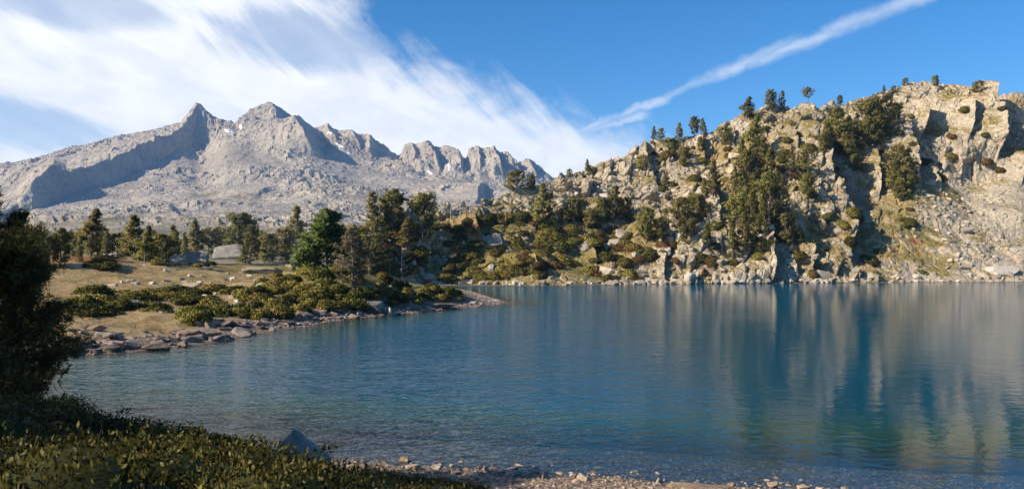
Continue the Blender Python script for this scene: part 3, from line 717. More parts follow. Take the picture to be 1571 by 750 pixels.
PINES = {
    'cone': [pine_proto(H=9.0, Rw=2.7, z0=0.05, seed=1, tufts=1150, ts=0.5), pine_proto(H=9.0, Rw=2.5, z0=0.07, seed=2, tufts=950, ts=0.5, gap=0.25, lean=0.05), pine_proto(H=9.0, Rw=3.1, seed=3, tufts=1350, ts=0.52, z0=0.05)],
    'round': [pine_proto(H=8.0, Rw=2.9, seed=4, prof='round', tufts=1450, ts=0.5, z0=0.04), pine_proto(H=8.0, Rw=2.6, seed=5, prof='round', tufts=1050, ts=0.5, gap=0.3, z0=0.08), pine_proto(H=8.0, Rw=3.3, seed=6, prof='round', tufts=1450, ts=0.5, gap=0.2, z0=0.04)],
    'bush': [pine_proto(H=5.0, Rw=2.6, seed=7, prof='bush', tufts=900, ts=0.42, z0=0.02, whorls=9, per=8), pine_proto(H=5.0, Rw=3.0, seed=8, prof='bush', tufts=900, ts=0.42, z0=0.02, whorls=9, per=8, gap=0.3)],
    'thin': [pine_proto(H=8.0, Rw=1.6, z0=0.05, seed=9, prof='thin', tufts=600, ts=0.45, gap=0.2), pine_proto(H=8.0, Rw=2.0, z0=0.06, seed=10, prof='thin', tufts=520, ts=0.45, gap=0.35, lean=0.06)],
    'umbrella': [pine_proto(H=7.0, Rw=2.4, seed=12, prof='umbrella', tufts=520, ts=0.42, z0=0.42, whorls=7, per=6)],
    'grey': [pine_proto(H=9.0, Rw=2.3, seed=13, prof='round', tufts=1150, ts=0.45, gap=0.2, z0=0.06, needle_mat=M_NEEDLE_GREY, k=7, width=0.10)],
    'bright': [pine_proto(H=9.5, Rw=3.9, seed=14, prof='cone', tufts=2300, ts=0.58, z0=0.03, whorls=18, per=7, needle_mat=M_NEEDLE_BRIGHT, gap=0.08)],
    'snag': [pine_proto(H=6.0, Rw=2.2, seed=15, prof='round', dead=True, whorls=9, per=4, z0=0.15, tufts=10, gap=0.2)],
}
first_use = {}
def plant_tree(p, h, kind, label, cat='pine tree', group=None, wide=1.0, name='pine_tree', idx=None, rot=None):
    tr, cr, H = PINES[kind][R.randrange(len(PINES[kind])) if idx is None else idx]
    e = bpy.data.objects.new(name, None); C.objects.link(e); e.location = p
    s = h / H; e.scale = (s * wide, s * wide, s); e.rotation_euler = (0, 0, R.uniform(0, 6.28) if rot is None else rot)
    e.empty_display_size = 0.5
    link('trunk', tr, e)
    if cr: link('crown', cr, e)
    return tag(e, label, cat, group)
def tree_at(px, top, base, kind, label, **kw):
    p = look(px, base)
    if p is None: return None
    h = (base - top) / F * p[1]
    p[2] -= 0.15
    return plant_tree(p, h, kind, label, **kw)

# ------------------------------------------------------------------ named trees
T = [  # px, top, base, kind, width, label
    (62, 352, 408, 'round', 1.0, 'round pine behind the dark near pine at the left of the meadow'),
    (92, 350, 406, 'round', 1.0, 'round olive pine left of the tall conical pine behind the meadow'),
    (138, 321, 396, 'cone', 1.1, 'tall conical pine standing against the blue shaded mountain foot'),
    (163, 352, 398, 'thin', 1.0, 'thin grey-green pine just right of the tall conical pine'),
    (206, 329, 397, 'cone', 1.15, 'dark broad pine behind the shrub bank on the meadow'),
    (236, 352, 398, 'thin', 1.5, 'short pine between the dark broad pine and the boulder group'),
    (271, 346, 397, 'cone', 1.2, 'bushy bright pine behind the grey boulder heap'),
    (303, 339, 393, 'cone', 1.1, 'pointed pine left of the big grey boulder'),
    (338, 350, 380, 'bush', 1.0, 'low broad pine behind the big grey boulder'),
    (368, 328, 392, 'round', 1.0, 'tall rounded pine right of the big grey boulder'),
    (384, 342, 402, 'thin', 1.7, 'dense upright pine in front of the rounded pine by the boulder'),
    (402, 354, 398, 'thin', 1.3, 'small slim pine right of the boulder pines'),
    (455, 316, 386, 'cone', 0.95, 'loose conical pine alone at the middle of the tree line'),
    (438, 352, 390, 'bush', 0.8, 'short bush-like pine at the foot of the loose conical pine'),
    (503, 324, 434, 'bright', 1.4, 'bright green dense pine on the mound of the spit'),
    (542, 352, 440, 'grey', 1.1, 'grey-green sparse pine leaning before the bright green pine'),
    (566, 332, 415, 'thin', 1.6, 'dark pine right behind the bright green pine on the spit'),
    (571, 294, 350, 'thin', 1.5, 'slender dark pine on the knoll behind the spit'),
    (603, 290, 352, 'round', 1.25, 'broad pale pine crowning the knoll'),
    (648, 298, 368, 'round', 0.85, 'tall dense egg-shaped pine on the knoll'),
    (624, 332, 378, 'thin', 1.9, 'small pine left below the egg-shaped pine'),
    (835, 281, 348, 'cone', 1.15, 'lone conical pine in the middle of the shrubby slope'),
    (793, 263, 292, 'bush', 1.1, 'round bush pine on the low left end of the rocky skyline'),
    (815, 268, 290, 'bush', 0.8, 'smaller bush pine beside the round one on the low skyline'),
    (943, 284, 338, 'cone', 1.3, 'dark pine against the pale cliff above the shrubby slope'),
    (925, 306, 340, 'bush', 0.9, 'low dark pine left of the pine under the pale cliff'),
    (960, 305, 338, 'bush', 0.8, 'low pine right of the pine under the pale cliff'),
    (990, 318, 368, 'round', 0.85, 'olive pine above the shaded hollow on the slope'),
    (1041, 306, 350, 'bush', 0.9, 'wide low pine between the pale cliff and the wooded gully'),
    (1003, 193, 213, 'thin', 1.3, 'tiny leftmost pine of the pair on the hill skyline'),
    (1015, 196, 212, 'bush', 0.8, 'tiny right pine of the pair on the hill skyline'),
    (1040, 182, 208, 'cone', 1.1, 'small pointed pine on the hill skyline left of the flat tree clump'),
    (1065, 177, 206, 'round', 0.9, 'left pine of the clump on the rising skyline'),
    (1083, 177, 203, 'thin', 1.4, 'right pine of the clump on the rising skyline'),
    (1145, 148, 180, 'cone', 1.3, 'dark ragged pine at the skyline bend'),
    (1180, 140, 166, 'bush', 0.8, 'rounded pine on top of the skyline boulder'),
    (1199, 140, 169, 'thin', 1.4, 'pointed pine right of the skyline boulder'),
    (1236, 133, 157, 'umbrella', 1.0, 'flat-topped lone tree on the skyline'),
    (1288, 146, 160, 'bush', 0.7, 'tiny dark pine on the skyline right of the flat-topped tree'),
    (1355, 129, 144, 'thin', 1.3, 'tiny pointed pine on the skyline below the summit blocks'),
    (1370, 132, 143, 'bush', 0.7, 'tiny round pine near the pointed one below the summit'),
    (1389, 119, 130, 'bush', 0.8, 'small bush pine left of the pale summit slab'),
    (1435, 117, 131, 'bush', 0.9, 'small bush pine right of the pale summit slab'),
    (1500, 124, 140, 'bush', 1.1, 'low bush pine at the head of the shaded cliff'),
    (900, 242, 260, 'cone', 1.0, 'small dark pine on the skyline of the pale cliff'),
    (0, 0, 0, '', 0, ''),
    (873, 258, 270, 'bush', 0.8, 'tiny bush pine low on the skyline of the pale cliff'),
]
for px, top, base, kind, wd, lab in T:
    if not kind: continue
    tree_at(px, top, base, kind, lab, wide=wd)
SHAPE = {'cone': 'conical', 'thin': 'slim', 'round': 'rounded', 'bush': 'bushy', 'grey': 'grey'}
def tier(y, a, b, words=('at the top of', 'half way up', 'at the foot of')): return words[0] if y < a else words[1] if y < b else words[2]
# the pines of the wooded gully and ledges on the hill
G1 = [(1155, 178, 240), (1170, 212, 272), (1148, 232, 292), (1183, 226, 300), (1128, 255, 305), (1142, 262, 330), (1163, 266, 335), (1180, 268, 342), (1140, 325, 388), (1122, 342, 396), (1158, 332, 392), (1201, 268, 330), (1206, 326, 372),
      (1193, 296, 352), (1212, 222, 272), (1150, 292, 350), (1170, 300, 362), (1130, 300, 352), (1092, 245, 300), (1080, 272, 304), (1138, 212, 246)]
for i, (px, top, base) in enumerate(G1):
    k = ('cone', 'thin', 'round', 'cone', 'thin')[i % 5]
    tree_at(px, top, base, k, SHAPE[k] + ' olive pine ' + tier(base, 275, 345) + ' the crowded gully grove', group='pines of the gully grove', wide=R.uniform(0.8, 1.1))
G2 = [(1280, 166, 212), (1290, 186, 232), (1305, 178, 218), (1341, 150, 214), (1330, 186, 226), (1318, 196, 232), (1352, 178, 220), (1300, 206, 240), (1270, 186, 222), (1262, 205, 236), (1372, 160, 185)]
for i, (px, top, base) in enumerate(G2):
    k = ('round', 'bush', 'cone')[i % 3]
    tree_at(px, top, base, k, SHAPE[k] + ' pine on the ' + tier(base, 216, 230, ('upper', 'middle', 'lower')) + ' ledges right of the long shaded cleft', group='pines right of the cleft', wide=R.uniform(0.9, 1.2))
G3 = [(1380, 225, 285), (1392, 240, 300), (1370, 246, 288), (1385, 262, 306)]
for i, (px, top, base) in enumerate(G3):
    k = ('round', 'cone')[i % 2]
    tree_at(px, top, base, k, SHAPE[k] + ' dim pine ' + tier(base, 292, 999, ('in', 'low in', '')) + ' the shade of the big buttress', group='pines shaded by the buttress', wide=R.uniform(0.9, 1.1))
G4 = [(1008, 336, 366), (1050, 225, 255), (1030, 212, 240), (1020, 262, 285), (1068, 300, 340), (1060, 335, 362), (1238, 230, 262), (1225, 345, 372), (985, 238, 258), (1050, 342, 372), (880, 306, 340), (860, 320, 345),
      (1110, 195, 222), (1075, 208, 232), (905, 322, 348), (1085, 340, 372), (1236, 268, 300), (1312, 236, 262)]
for i, (px, top, base) in enumerate(G4):
    k = ('bush', 'round', 'bush', 'cone')[i % 4]
    tree_at(px, top, base, k, 'scattered small ' + SHAPE[k] + ' pine among the rocks ' + tier(base, 270, 340, ('high on', 'half way up', 'low on')) + ' the hill', group='small pines scattered on the hill', wide=R.uniform(0.8, 1.2))
G5 = [(112, 356, 402), (122, 362, 400), (180, 360, 400), (222, 345, 400), (250, 358, 402), (285, 356, 398), (318, 352, 390), (352, 346, 385), (392, 350, 396), (425, 350, 390), (412, 362, 404), (436, 364, 404), (470, 356, 400), (482, 350, 396), (541, 352, 405)]
for i, (px, top, base) in enumerate(G5):
    k = ('round', 'thin', 'bush', 'cone')[i % 4]
    tree_at(px, top, base, k, 'small ' + SHAPE[k] + ' pine between the taller pines ' + ('left of' if px < 345 else 'right of') + ' the big grey boulder', group='smaller pines of the tree line', wide=R.uniform(0.9, 1.3))
# bare trees
tree_at(617, 378, 428, 'snag', 'bleached dead pine snag beside the spit mound', cat='dead tree', name='dead_tree')
tree_at(705, 296, 334, 'snag', 'bare grey tree on the knoll before the far mountain', cat='dead tree', name='dead_tree')
tree_at(690, 302, 335, 'snag', 'smaller bare grey tree left of the other bare one on the knoll', cat='dead tree', name='dead_tree')
tree_at(422, 372, 402, 'snag', 'low bleached dead bush pine at the back edge of the meadow', cat='dead tree', name='dead_tree')

# ------------------------------------------------------------------ shrubs of the spit and the slope
def mound_mesh(seed, mat, n=1500, ls=0.16, hgt=0.55, lump=0.28, stiff=0.45):
    g = np.random.default_rng(seed)
    d = unit(g.normal(size=(n, 3))); d[:, 2] = np.abs(d[:, 2]) * 0.95 - 0.05
    rr = 1 + lump * fbm(d * 2.3 + seed, 3, seed)
    p = d * rr[:, None] * (g.uniform(0.72, 1.0, n) ** 0.5)[:, None] * np.array((1, 1, hgt))
    v, f = leaves(p, unit(d + (0, 0, stiff)), ls * g.uniform(0.6, 1.3, n), g, 0.6)
    tone = np.repeat(np.clip(0.5 + 0.9 * fbm(d * 3.1, 2, seed + 3) + g.normal(0, 0.22, n), 0, 1), 4)
    a = np.linspace(0, 2 * np.pi, 15)[:-1]; q = np.linspace(-0.1, np.pi / 2 - 0.02, 6)
    Q, A_ = np.meshgrid(q, a, indexing='ij'); dd = np.stack((np.cos(Q) * np.cos(A_), np.cos(Q) * np.sin(A_), np.sin(Q)), -1)
    core = dd * (0.78 * (1 + lump * fbm(dd * 2.3 + seed, 3, seed)))[..., None] * np.array((1, 1, hgt))
    i = np.arange(len(q) * len(a)).reshape(len(q), len(a)); j = np.roll(i, -1, 1)
    cf = np.stack((i[:-1], j[:-1], j[1:], i[1:]), -1).reshape(-1, 4)
    cv = core.reshape(-1, 3)
    return mesh_np('foliage', np.concatenate((v, cv)), np.concatenate((f, cf + len(v))), [mat], True, dict(tone=np.concatenate((tone, np.full(len(cv), 0.45)))), normals=np.concatenate((np.repeat(unit(d * (1, 1, 1 / hgt) + 0.25 * g.normal(size=d.shape)), 4, 0), unit(cv * (1, 1, 1 / hgt ** 2)))))
MOUND = {'alpen': [mound_mesh(s, M_ALPEN) for s in (21, 22, 23, 24)], 'juni': [mound_mesh(s, M_JUNIPER, 1500, 0.18, 0.6, 0.35, 0.8) for s in (25, 26, 27)], 'rust': [mound_mesh(28, M_RUST, 1100)]}
def shrub(p, r, kind, label, group, name='shrub', flat=1.0, lean=0.0):
    label = {'alpen': 'olive', 'juni': 'dark green', 'rust': 'rusty brown'}[kind] + ' ' + label
    o = link(name, R.choice(MOUND[kind])); o.location = (p[0], p[1], p[2] - 0.08 * r)
    o.rotation_euler = (Vector((R.uniform(-.15, .15), -lean, 1)).to_track_quat('Z', 'Y').to_matrix() @ __import__('mathutils').Matrix.Rotation(R.uniform(0, 6.28), 3, 'Z')).to_euler(); q = R.uniform(0.8, 1.25)
    o.scale = (r * q, r / q, r * flat * R.uniform(0.75, 1.2)); return tag(o, label, 'shrub', group)
def scatter(n, x0, x1, y0, y1, keep=lambda x, y: True, seed=1, mind=0):
    q = random.Random(seed); pts = []; tries = 0
    while len(pts) < n and tries < n * 30:
        tries += 1
        x, y = q.uniform(x0, x1), q.uniform(y0, y1)
        if not keep(x, y) or (mind and any(abs(a - x) < mind and abs(b - y) < mind * 0.5 for a, b in pts)): continue
        pts.append((x, y))
    return pts
def on_mound(x, y):
    lo = interp(x, [(290, 495), (350, 492), (430, 486), (540, 476), (600, 474), (680, 470), (725, 466)]); hi = interp(x, [(290, 478), (330, 462), (400, 432), (430, 416), (500, 410), (600, 412), (650, 428), (690, 445), (725, 460)])
    return hi < y < lo
for px, py in scatter(110, 290, 725, 405, 495, on_mound, 3, 9):
    p = look(px, py)
    if p is not None and p[2] > 0.7 and p[1] < 125: shrub(p, R.uniform(0.7, 1.5), R.choice(['alpen', 'alpen', 'juni']), 'low shrub on the mound of the spit', 'shrubs covering the spit mound', flat=1.2)
for px, py in scatter(34, 150, 460, 392, 412, lambda x, y: not 330 < x < 372, 5, 8) + scatter(12, 130, 250, 440, 490, lambda x, y: True, 6, 12) + scatter(10, 255, 330, 440, 465, lambda x, y: True, 8, 12):
    p = look(px, py)
    if p is not None and p[1] < 190: shrub(p, R.uniform(0.9, 2.0), R.choice(['alpen', 'juni', 'juni']), 'low shrub along the edge of the tan meadow', 'shrubs edging the meadow', flat=0.8)
for px, py in scatter(150, 560, 1010, 325, 428, lambda x, y: y > interp(x, [(560, 355), (650, 350), (720, 330), (800, 318), (860, 335), (900, 345), (960, 355), (1010, 372)]) and (math.sin(x * 0.055) + math.sin(y * 0.13 + x * 0.02)) > -0.9, 9, 8):
    p = look(px, py)
    if p is not None and p[1] > 120: shrub(p, R.uniform(1.3, 3.1), R.choice(['alpen', 'alpen', 'juni', 'alpen', 'juni', 'alpen', 'alpen', 'juni', 'alpen', 'rust']), 'shrub on the slope between the bay and the pale cliff', 'shrubs on the shrubby slope', flat=1.0, lean=0.35)
for px, py in scatter(100, 1000, 1571, 165, 425, lambda x, y: y > interp(x, HILL_SKY) + 12 and not (x > 1420 and y > 300), 12, 9):
    p = look(px, py)
    if p is not None and p[1] > 150: shrub(p, R.uniform(1.0, 2.6), R.choice(['alpen', 'juni', 'juni', 'alpen', 'rust']), 'small shrub on a ledge of the rocky hill', 'shrubs on the hill ledges', flat=1.0, lean=0.6)

# ------------------------------------------------------------------ rocks
def rock_mesh(seed, mat, flat=0.6, npts=16, sub=2, rough=0.05, angular=1.0):
    g = random.Random(seed); bm = bmesh.new()
    for _ in range(npts):
        v = Vector((g.gauss(0, 1), g.gauss(0, 1), g.gauss(0, 1))).normalized()
        v = Vector([math.copysign(abs(c) ** (1 / (1 + angular * 0.6)), c) for c in v]) * g.uniform(0.75, 1)
        bm.verts.new((v.x, v.y * g.uniform(0.7, 1.0), v.z * flat))
    r = bmesh.ops.convex_hull(bm, input=bm.verts)
    bmesh.ops.delete(bm, geom=list({x for x in r['geom_interior'] + r['geom_unused'] if isinstance(x, bmesh.types.BMVert)}), context='VERTS')
    bmesh.ops.dissolve_limit(bm, angle_limit=rad(9), verts=bm.verts, edges=bm.edges)
    bmesh.ops.bevel(bm, geom=bm.edges[:], offset=0.045, segments=1, affect='EDGES')
    bmesh.ops.triangulate(bm, faces=bm.faces)
    bmesh.ops.subdivide_edges(bm, edges=bm.edges, cuts=sub, use_grid_fill=True)
    co = np.array([v.co[:] for v in bm.verts]); d = fbm(co * 1.7 + seed, 4, seed % 50) * rough * 2
    for v, k in zip(bm.verts, d): v.co += v.co.normalized() * float(k)
    me = bpy.data.meshes.new('rock'); bm.to_mesh(me); bm.free(); me.materials.append(mat); return me
def set_mesh(n, seed, mat, **kw): return [rock_mesh(seed + i, mat, **kw) for i in range(n)]
SLAB = set_mesh(7, 100, M_ROCK_BROWN, flat=0.42); PALE = set_mesh(7, 120, M_ROCK_PALE, flat=0.75); BEACH = set_mesh(6, 140, M_ROCK_BEACH, flat=0.55); GREY = set_mesh(4, 160, M_ROCK_GREY, flat=0.75, sub=3)
ROCK_SIZE = dict(shore_slab=(0.4, 0.75), shore_block=(0.65, 1.1), boulder=(1.0, 2.0), scree_block=(0.55, 0.85), beach_stone=(0.1, 0.17), meadow_stone=(0.3, 0.5))
def rock(p, r, pool, label, group=None, name='rock', sink=0.3, stretch=1.25, cat='rock', rot=None, tilt=0.25):
    if group and name in ROCK_SIZE: label = ('small ', 'medium ', 'large ')[(r > ROCK_SIZE[name][0]) + (r > ROCK_SIZE[name][1])] + label.replace('small ', '')
    o = link(name, R.choice(pool)); q = R.uniform(1.0, stretch); hz = R.uniform(0.75, 1.15)
    o.scale = (r * q, r / q, r * hz); o.location = (p[0], p[1], p[2] + r * (0.45 - sink) * 0.6)
    o.rotation_euler = (R.uniform(-tilt, tilt), R.uniform(-tilt, tilt), R.uniform(0, 6.28) if rot is None else rot)
    o['kind'] = 'thing'; return tag(o, label, cat, group)
def shore_y(px):  return interp(px, [(90, 548), (200, 541), (300, 531), (430, 505), (545, 488), (600, 484), (650, 479), (700, 473), (760, 468)])
# broken brown slabs of the left shore
q = random.Random(4)
for i in range(280):
    px = q.uniform(92, 548); b = shore_y(px); w = interp(px, [(92, 22), (200, 26), (350, 24), (548, 14)])
    py = b - 3 - abs(q.gauss(0.5, 0.33)) * w
    p = look(px, py)
    if p is None: continue
    rock(p, min(1.1, 0.26 * math.exp(q.gauss(0.42, 0.5))), SLAB, 'broken brown slab on the left shore below the meadow', 'slabs of the left shore', name='shore_slab', sink=0.25, stretch=1.5)
for i in range(45):
    px = q.uniform(548, 768); py = shore_y(px) - 1 - abs(q.gauss(0, 4.5)); p = look(px, py)
    if p is not None: rock(p, q.uniform(0.18, 0.5), SLAB if i % 3 else PALE, 'small stone along the waterline of the spit tip', 'stones of the spit waterline', name='shore_stone', sink=0.3)
# far shoreline
for i in range(120):
    px = q.uniform(655, 1571); py = interp(px, [(655, 437), (800, 437), (1571, 431)]) - abs(q.gauss(0, 4)); p = look(px, py)
    if p is not None and p[1] > 150: rock(p, q.uniform(0.4, 1.3), PALE, 'pale block lying along the far waterline', 'blocks of the far waterline', name='shore_block', sink=0.3)
# loose blocks on the slope and scree
for i, (px, py) in enumerate(scatter(95, 560, 1571, 215, 428, lambda x, y: y > interp(x, HILL_SKY) + 15, 31, 10)):
    p = look(px, py)
    if p is not None and p[1] > 120: rock(p, q.uniform(0.6, 2.1) * (1.5 if i % 7 == 0 else 1), PALE, 'pale angular boulder on the slope of the rocky hill', 'boulders on the hill slope', name='boulder', sink=0.35, cat='boulder')
for i, (px, py) in enumerate(scatter(90, 1400, 1571, 290, 425, lambda x, y: True, 33, 5)):
    p = look(px, py)
    if p is not None: rock(p, q.uniform(0.4, 1.0), PALE, 'small block of the pale scree fan at the right', 'blocks of the scree fan', name='scree_block', sink=0.3)
for px, py in scatter(95, 170, 480, 402, 480, lambda x, y: True, 35, 6) + scatter(22, 300, 640, 425, 478, on_mound, 36, 10):
    p = look(px, py)
    if p is not None and p[1] < 160: rock(p, q.uniform(0.2, 0.6), PALE, 'pale stone half sunk in the grass of the meadow', 'stones in the meadow', name='meadow_stone', sink=0.45)
def big_rock(px, py, wpx, hpx, pool, label, sink=0.2, dy=0.8, rot=0.3):
    p = look(px, py)
    if p is None: return
    o = link('boulder', R.choice(pool)); w = wpx / F * p[1]; h = hpx / F * p[1]
    o.scale = (w * 0.56, w * 0.56 * dy, h * 0.75); o.location = (p[0], p[1] + 0.3 * w, p[2] + h * 0.35); o.rotation_euler = (0.05, R.uniform(-0.1, 0.1), rot)
    tag(o, label, 'boulder')
big_rock(345, 397, 52, 28, GREY, 'big rounded grey boulder with a lit top behind the meadow')
big_rock(292, 406, 46, 28, GREY, 'shaded grey boulder at the foot of the pointed pine')
big_rock(268, 410, 30, 22, GREY, 'smaller dark boulder left of the shaded grey one')
big_rock(166, 395, 26, 10, PALE, 'pale rounded rock behind the shrub bank on the left', rot=0)
big_rock(110, 411, 22, 10, PALE, 'pale flat rock right of the dark near pine')
big_rock(566, 480, 38, 24, GREY, 'rounded grey boulder in the shrubs at the spit waterline')
big_rock(602, 487, 10, 16, PALE, 'small upright stone standing in the shallow water at the spit', rot=1.2)
big_rock(680, 474, 60, 16, SLAB, 'low dark outcrop on the end of the spit')
big_rock(718, 378, 50, 26, GREY, 'dark shaded boulder below the knoll pines')
big_rock(752, 378, 36, 26, GREY, 'dark boulder right of the shaded one below the knoll')
big_rock(896, 384, 30, 22, PALE, 'split white boulder in the middle of the shrubs on the slope')
big_rock(650, 345, 22, 26, PALE, 'pale block leaning under the egg-shaped pine')
big_rock(610, 335, 36, 24, PALE, 'smooth pale rock dome on top of the knoll')
big_rock(1180, 168, 26, 14, PALE, 'square pale boulder on the skyline under the rounded pine')
big_rock(1545, 421, 60, 20, PALE, 'smooth pale slab at the foot of the scree fan', rot=0)
big_rock(395, 418, 60, 14, PALE, 'smooth pale rock hump at the back of the meadow', rot=0)
big_rock(465, 412, 60, 16, PALE, 'smooth pale rock hump left of the bright green pine', rot=0)
big_rock(290, 438, 34, 10, PALE, 'pale flat rock in the middle of the meadow', rot=0)
# near beach: single stones, then loose gravel
q = random.Random(8)
for i in range(105):
    if i < 60: px, py = q.gauss(720, 55), q.gauss(722, 9)
    else: px, py = q.uniform(640, 1300), q.uniform(712, 752)
    Y = 7392 / max(py - HY, 50); x = Y * (px - CX) / F; z = gz(x, Y)
    if z < -0.35: continue
    rock((x, Y, z), q.uniform(0.05, 0.17) * (1.5 if i % 8 == 0 else 1), BEACH, 'angular tan stone on the near beach', 'stones of the near beach', name='beach_stone', sink=0.2, stretch=1.4)
for px, py, r, lab in ((1075, 751, 0.62, 'large smooth flat pale rock at the edge of the near beach'), (540, 720, 0.0, '')):
    if r:
        Y = 7392 / (py - HY) * 1.0; x = Y * (px - CX) / F
        o = rock((x, Y, gz(x, Y) - 0.05), r, BEACH, lab, None, 'flat_rock', 0.4, 1.9, rot=0.0, tilt=0.05); o.scale = (1.0, 0.55, 0.28)
def pebbles(x, y, deepest, rmin, rvar, name, label, stops, seed):
    g = np.random.default_rng(seed)
    z = ground_z(x, y); ok = z > deepest; x, y, z = x[ok], y[ok], z[ok]; n = len(x)
    base = np.array([(1, 0, 0), (0, 1, 0), (-1, 0, 0), (0, -1, 0), (0.1, 0.1, 0.75), (0.6, 0.6, 0.4), (-0.55, -0.55, 0.4), (0, 0, -0.5)], float)
    fc = np.array([(0, 5, 4), (5, 1, 4), (1, 2, 4), (2, 6, 4), (6, 3, 4), (3, 0, 4), (0, 1, 5), (2, 3, 6), (1, 0, 7), (2, 1, 7), (3, 2, 7), (0, 3, 7)])
    r = rmin + rvar * g.uniform(0, 1, n) ** 2.2
    a = g.uniform(0, 6.28, n); b = base[None] * (1 + g.normal(0, 0.18, (n, 8, 3)))
    bx = b[..., 0] * np.cos(a)[:, None] - b[..., 1] * np.sin(a)[:, None] * 0.7; by = b[..., 0] * np.sin(a)[:, None] + b[..., 1] * np.cos(a)[:, None] * 0.7
    v = np.stack((x[:, None] + bx * r[:, None], y[:, None] + by * r[:, None], z[:, None] + r[:, None] * (0.05 + 0.75 * b[..., 2])), -1)
    f = (fc[None] + (np.arange(n) * 8)[:, None, None]).reshape(-1, 3)
    m, t = new_mat('loose_' + name); c = t.ramp(t.attr('tone'), stops)
    finish(t, c, 0.9)
    o = link(name, mesh_np(name, v.reshape(-1, 3), f, [m], False, dict(tone=np.repeat(g.uniform(0, 1, n), 8)))); o['kind'] = 'stuff'; o['label'] = label
g_ = np.random.default_rng(5); x_ = g_.uniform(-9, 24, 9000)
pebbles(x_, np.interp(x_, *np.array(sorted([(a, b) for a, b in LAKE[:14]])).T) - g_.normal(-0.2, 2.3, 9000), -0.9, 0.03, 0.06, 'gravel', 'loose tan gravel of the near beach and shallows',
        [(0, (0.13, 0.095, 0.07)), (0.4, (0.26, 0.19, 0.14)), (0.8, (0.38, 0.29, 0.215)), (1.0, (0.18, 0.155, 0.13))], 5)
ln = LAKE[22:37]; sg = np.linalg.norm(np.diff(ln, axis=0), axis=1); cum = np.concatenate(([0], np.cumsum(sg))); t_ = g_.uniform(0, cum[-1], 5200)
lx, ly = np.interp(t_, cum, ln[:, 0]), np.interp(t_, cum, ln[:, 1]); tg = np.stack((np.interp(t_ + .5, cum, ln[:, 0]) - np.interp(t_ - .5, cum, ln[:, 0]), np.interp(t_ + .5, cum, ln[:, 1]) - np.interp(t_ - .5, cum, ln[:, 1])), 1)
tg /= np.linalg.norm(tg, axis=1, keepdims=True) + 1e-9; of_ = g_.normal(1.5, 1.3, 5200) * np.where(t_ < cum[-1] * 0.55, 1.0, 0.6)
pebbles(lx - tg[:, 1] * of_, ly + tg[:, 0] * of_, -0.4, 0.06, 0.20, 'rubble', 'small broken stones between the slabs of the left shore',
        [(0, (0.10, 0.075, 0.065)), (0.4, (0.22, 0.172, 0.145)), (0.8, (0.34, 0.28, 0.235)), (1.0, (0.17, 0.15, 0.14))], 6)
def meadow_grass():
    g = np.random.default_rng(6); n = 16000
    x = g.uniform(-75, -18, n); y = g.uniform(58, 128, n); z, d = ground_z(x, y, True)
    ok = (d > 5) & (fbm(V3(x / 6, y / 6, 0), 3, 77) > -0.25); x, y, z = x[ok], y[ok], z[ok]; c = V3(x, y, z); n = len(c)
    v, f, tone = needles(c, np.tile((0, 0, 1.0), (n, 1)), g.uniform(0.12, 0.30, n), 4, g, 0.07, 0.45)
    o = link('grass', mesh_np('grass', v, f, [M_STRAW], False, dict(tone=tone))); o['kind'] = 'stuff'; o['label'] = 'short dry grass of the lakeside meadow'
meadow_grass()

# ------------------------------------------------------------------ near bank: pine, shrubs, rock
def near_shrub_meshes(seed, n=15000, ls=0.034, hgt=0.8):
    """leafy mound: leaves crowd the outer shell of an uneven dome, twigs reach up through it"""
    g = np.random.default_rng(seed); S = Soup()
    def dome(d): return 1 + 0.22 * fbm(d * 1.8 + seed, 2, seed) + 0.13 * fbm(d * 5.5 + seed, 2, seed + 1) + 0.05 * perlin(d * 13, seed + 2)
    sc3 = np.array((1, 1, hgt))
    tips = unit(g.normal(size=(60, 3))); tips[:, 2] = np.abs(tips[:, 2]) + 0.1; tips = unit(tips)
    for d, l in zip(tips, dome(tips) * g.uniform(0.85, 1.0, 60)):
        tt = np.linspace(0, 1, 4); S.add(*tube(np.outer(tt, d * l * sc3) + np.outer(np.sin(tt * np.pi), g.normal(0, 0.05, 3)), 0.010 * (1 - 0.7 * tt), 4))
    d = unit(g.normal(size=(n, 3))); d[:, 2] = np.abs(d[:, 2]) - 0.06
    rr = dome(d); p = d * (rr * g.uniform(0.80, 1.01, n))[:, None] * sc3
    v, f = leaves(p, unit(d * (1, 1, 1 / hgt) + (0, 0, 0.35)), ls * g.uniform(0.65, 1.25, n), g, 0.55)
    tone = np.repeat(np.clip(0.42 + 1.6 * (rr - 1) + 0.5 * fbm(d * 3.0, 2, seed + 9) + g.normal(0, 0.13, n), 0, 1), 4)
    a = np.linspace(0, 2 * np.pi, 25)[:-1]; q = np.linspace(-0.1, np.pi / 2 - 0.02, 9)
    Q, A_ = np.meshgrid(q, a, indexing='ij'); dd = np.stack((np.cos(Q) * np.cos(A_), np.cos(Q) * np.sin(A_), np.sin(Q)), -1)
    cv = (dd * (0.86 * dome(dd))[..., None] * sc3).reshape(-1, 3)
    i = np.arange(len(q) * len(a)).reshape(len(q), len(a)); j = np.roll(i, -1, 1); cf = np.stack((i[:-1], j[:-1], j[1:], i[1:]), -1).reshape(-1, 4)
    nr = np.concatenate((np.repeat(unit(unit(d * (1, 1, 1 / hgt)) + 0.45 * g.normal(size=d.shape)), 4, 0), unit(cv * (1, 1, 1 / hgt ** 2))))
    return (mesh_np('stem', S.verts(), np.concatenate(S.f), [M_STEM], True),
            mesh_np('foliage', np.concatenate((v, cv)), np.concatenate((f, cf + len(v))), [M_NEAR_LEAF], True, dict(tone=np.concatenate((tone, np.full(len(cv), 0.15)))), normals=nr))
NEAR = [near_shrub_meshes(s) for s in (41, 42, 43, 44)]
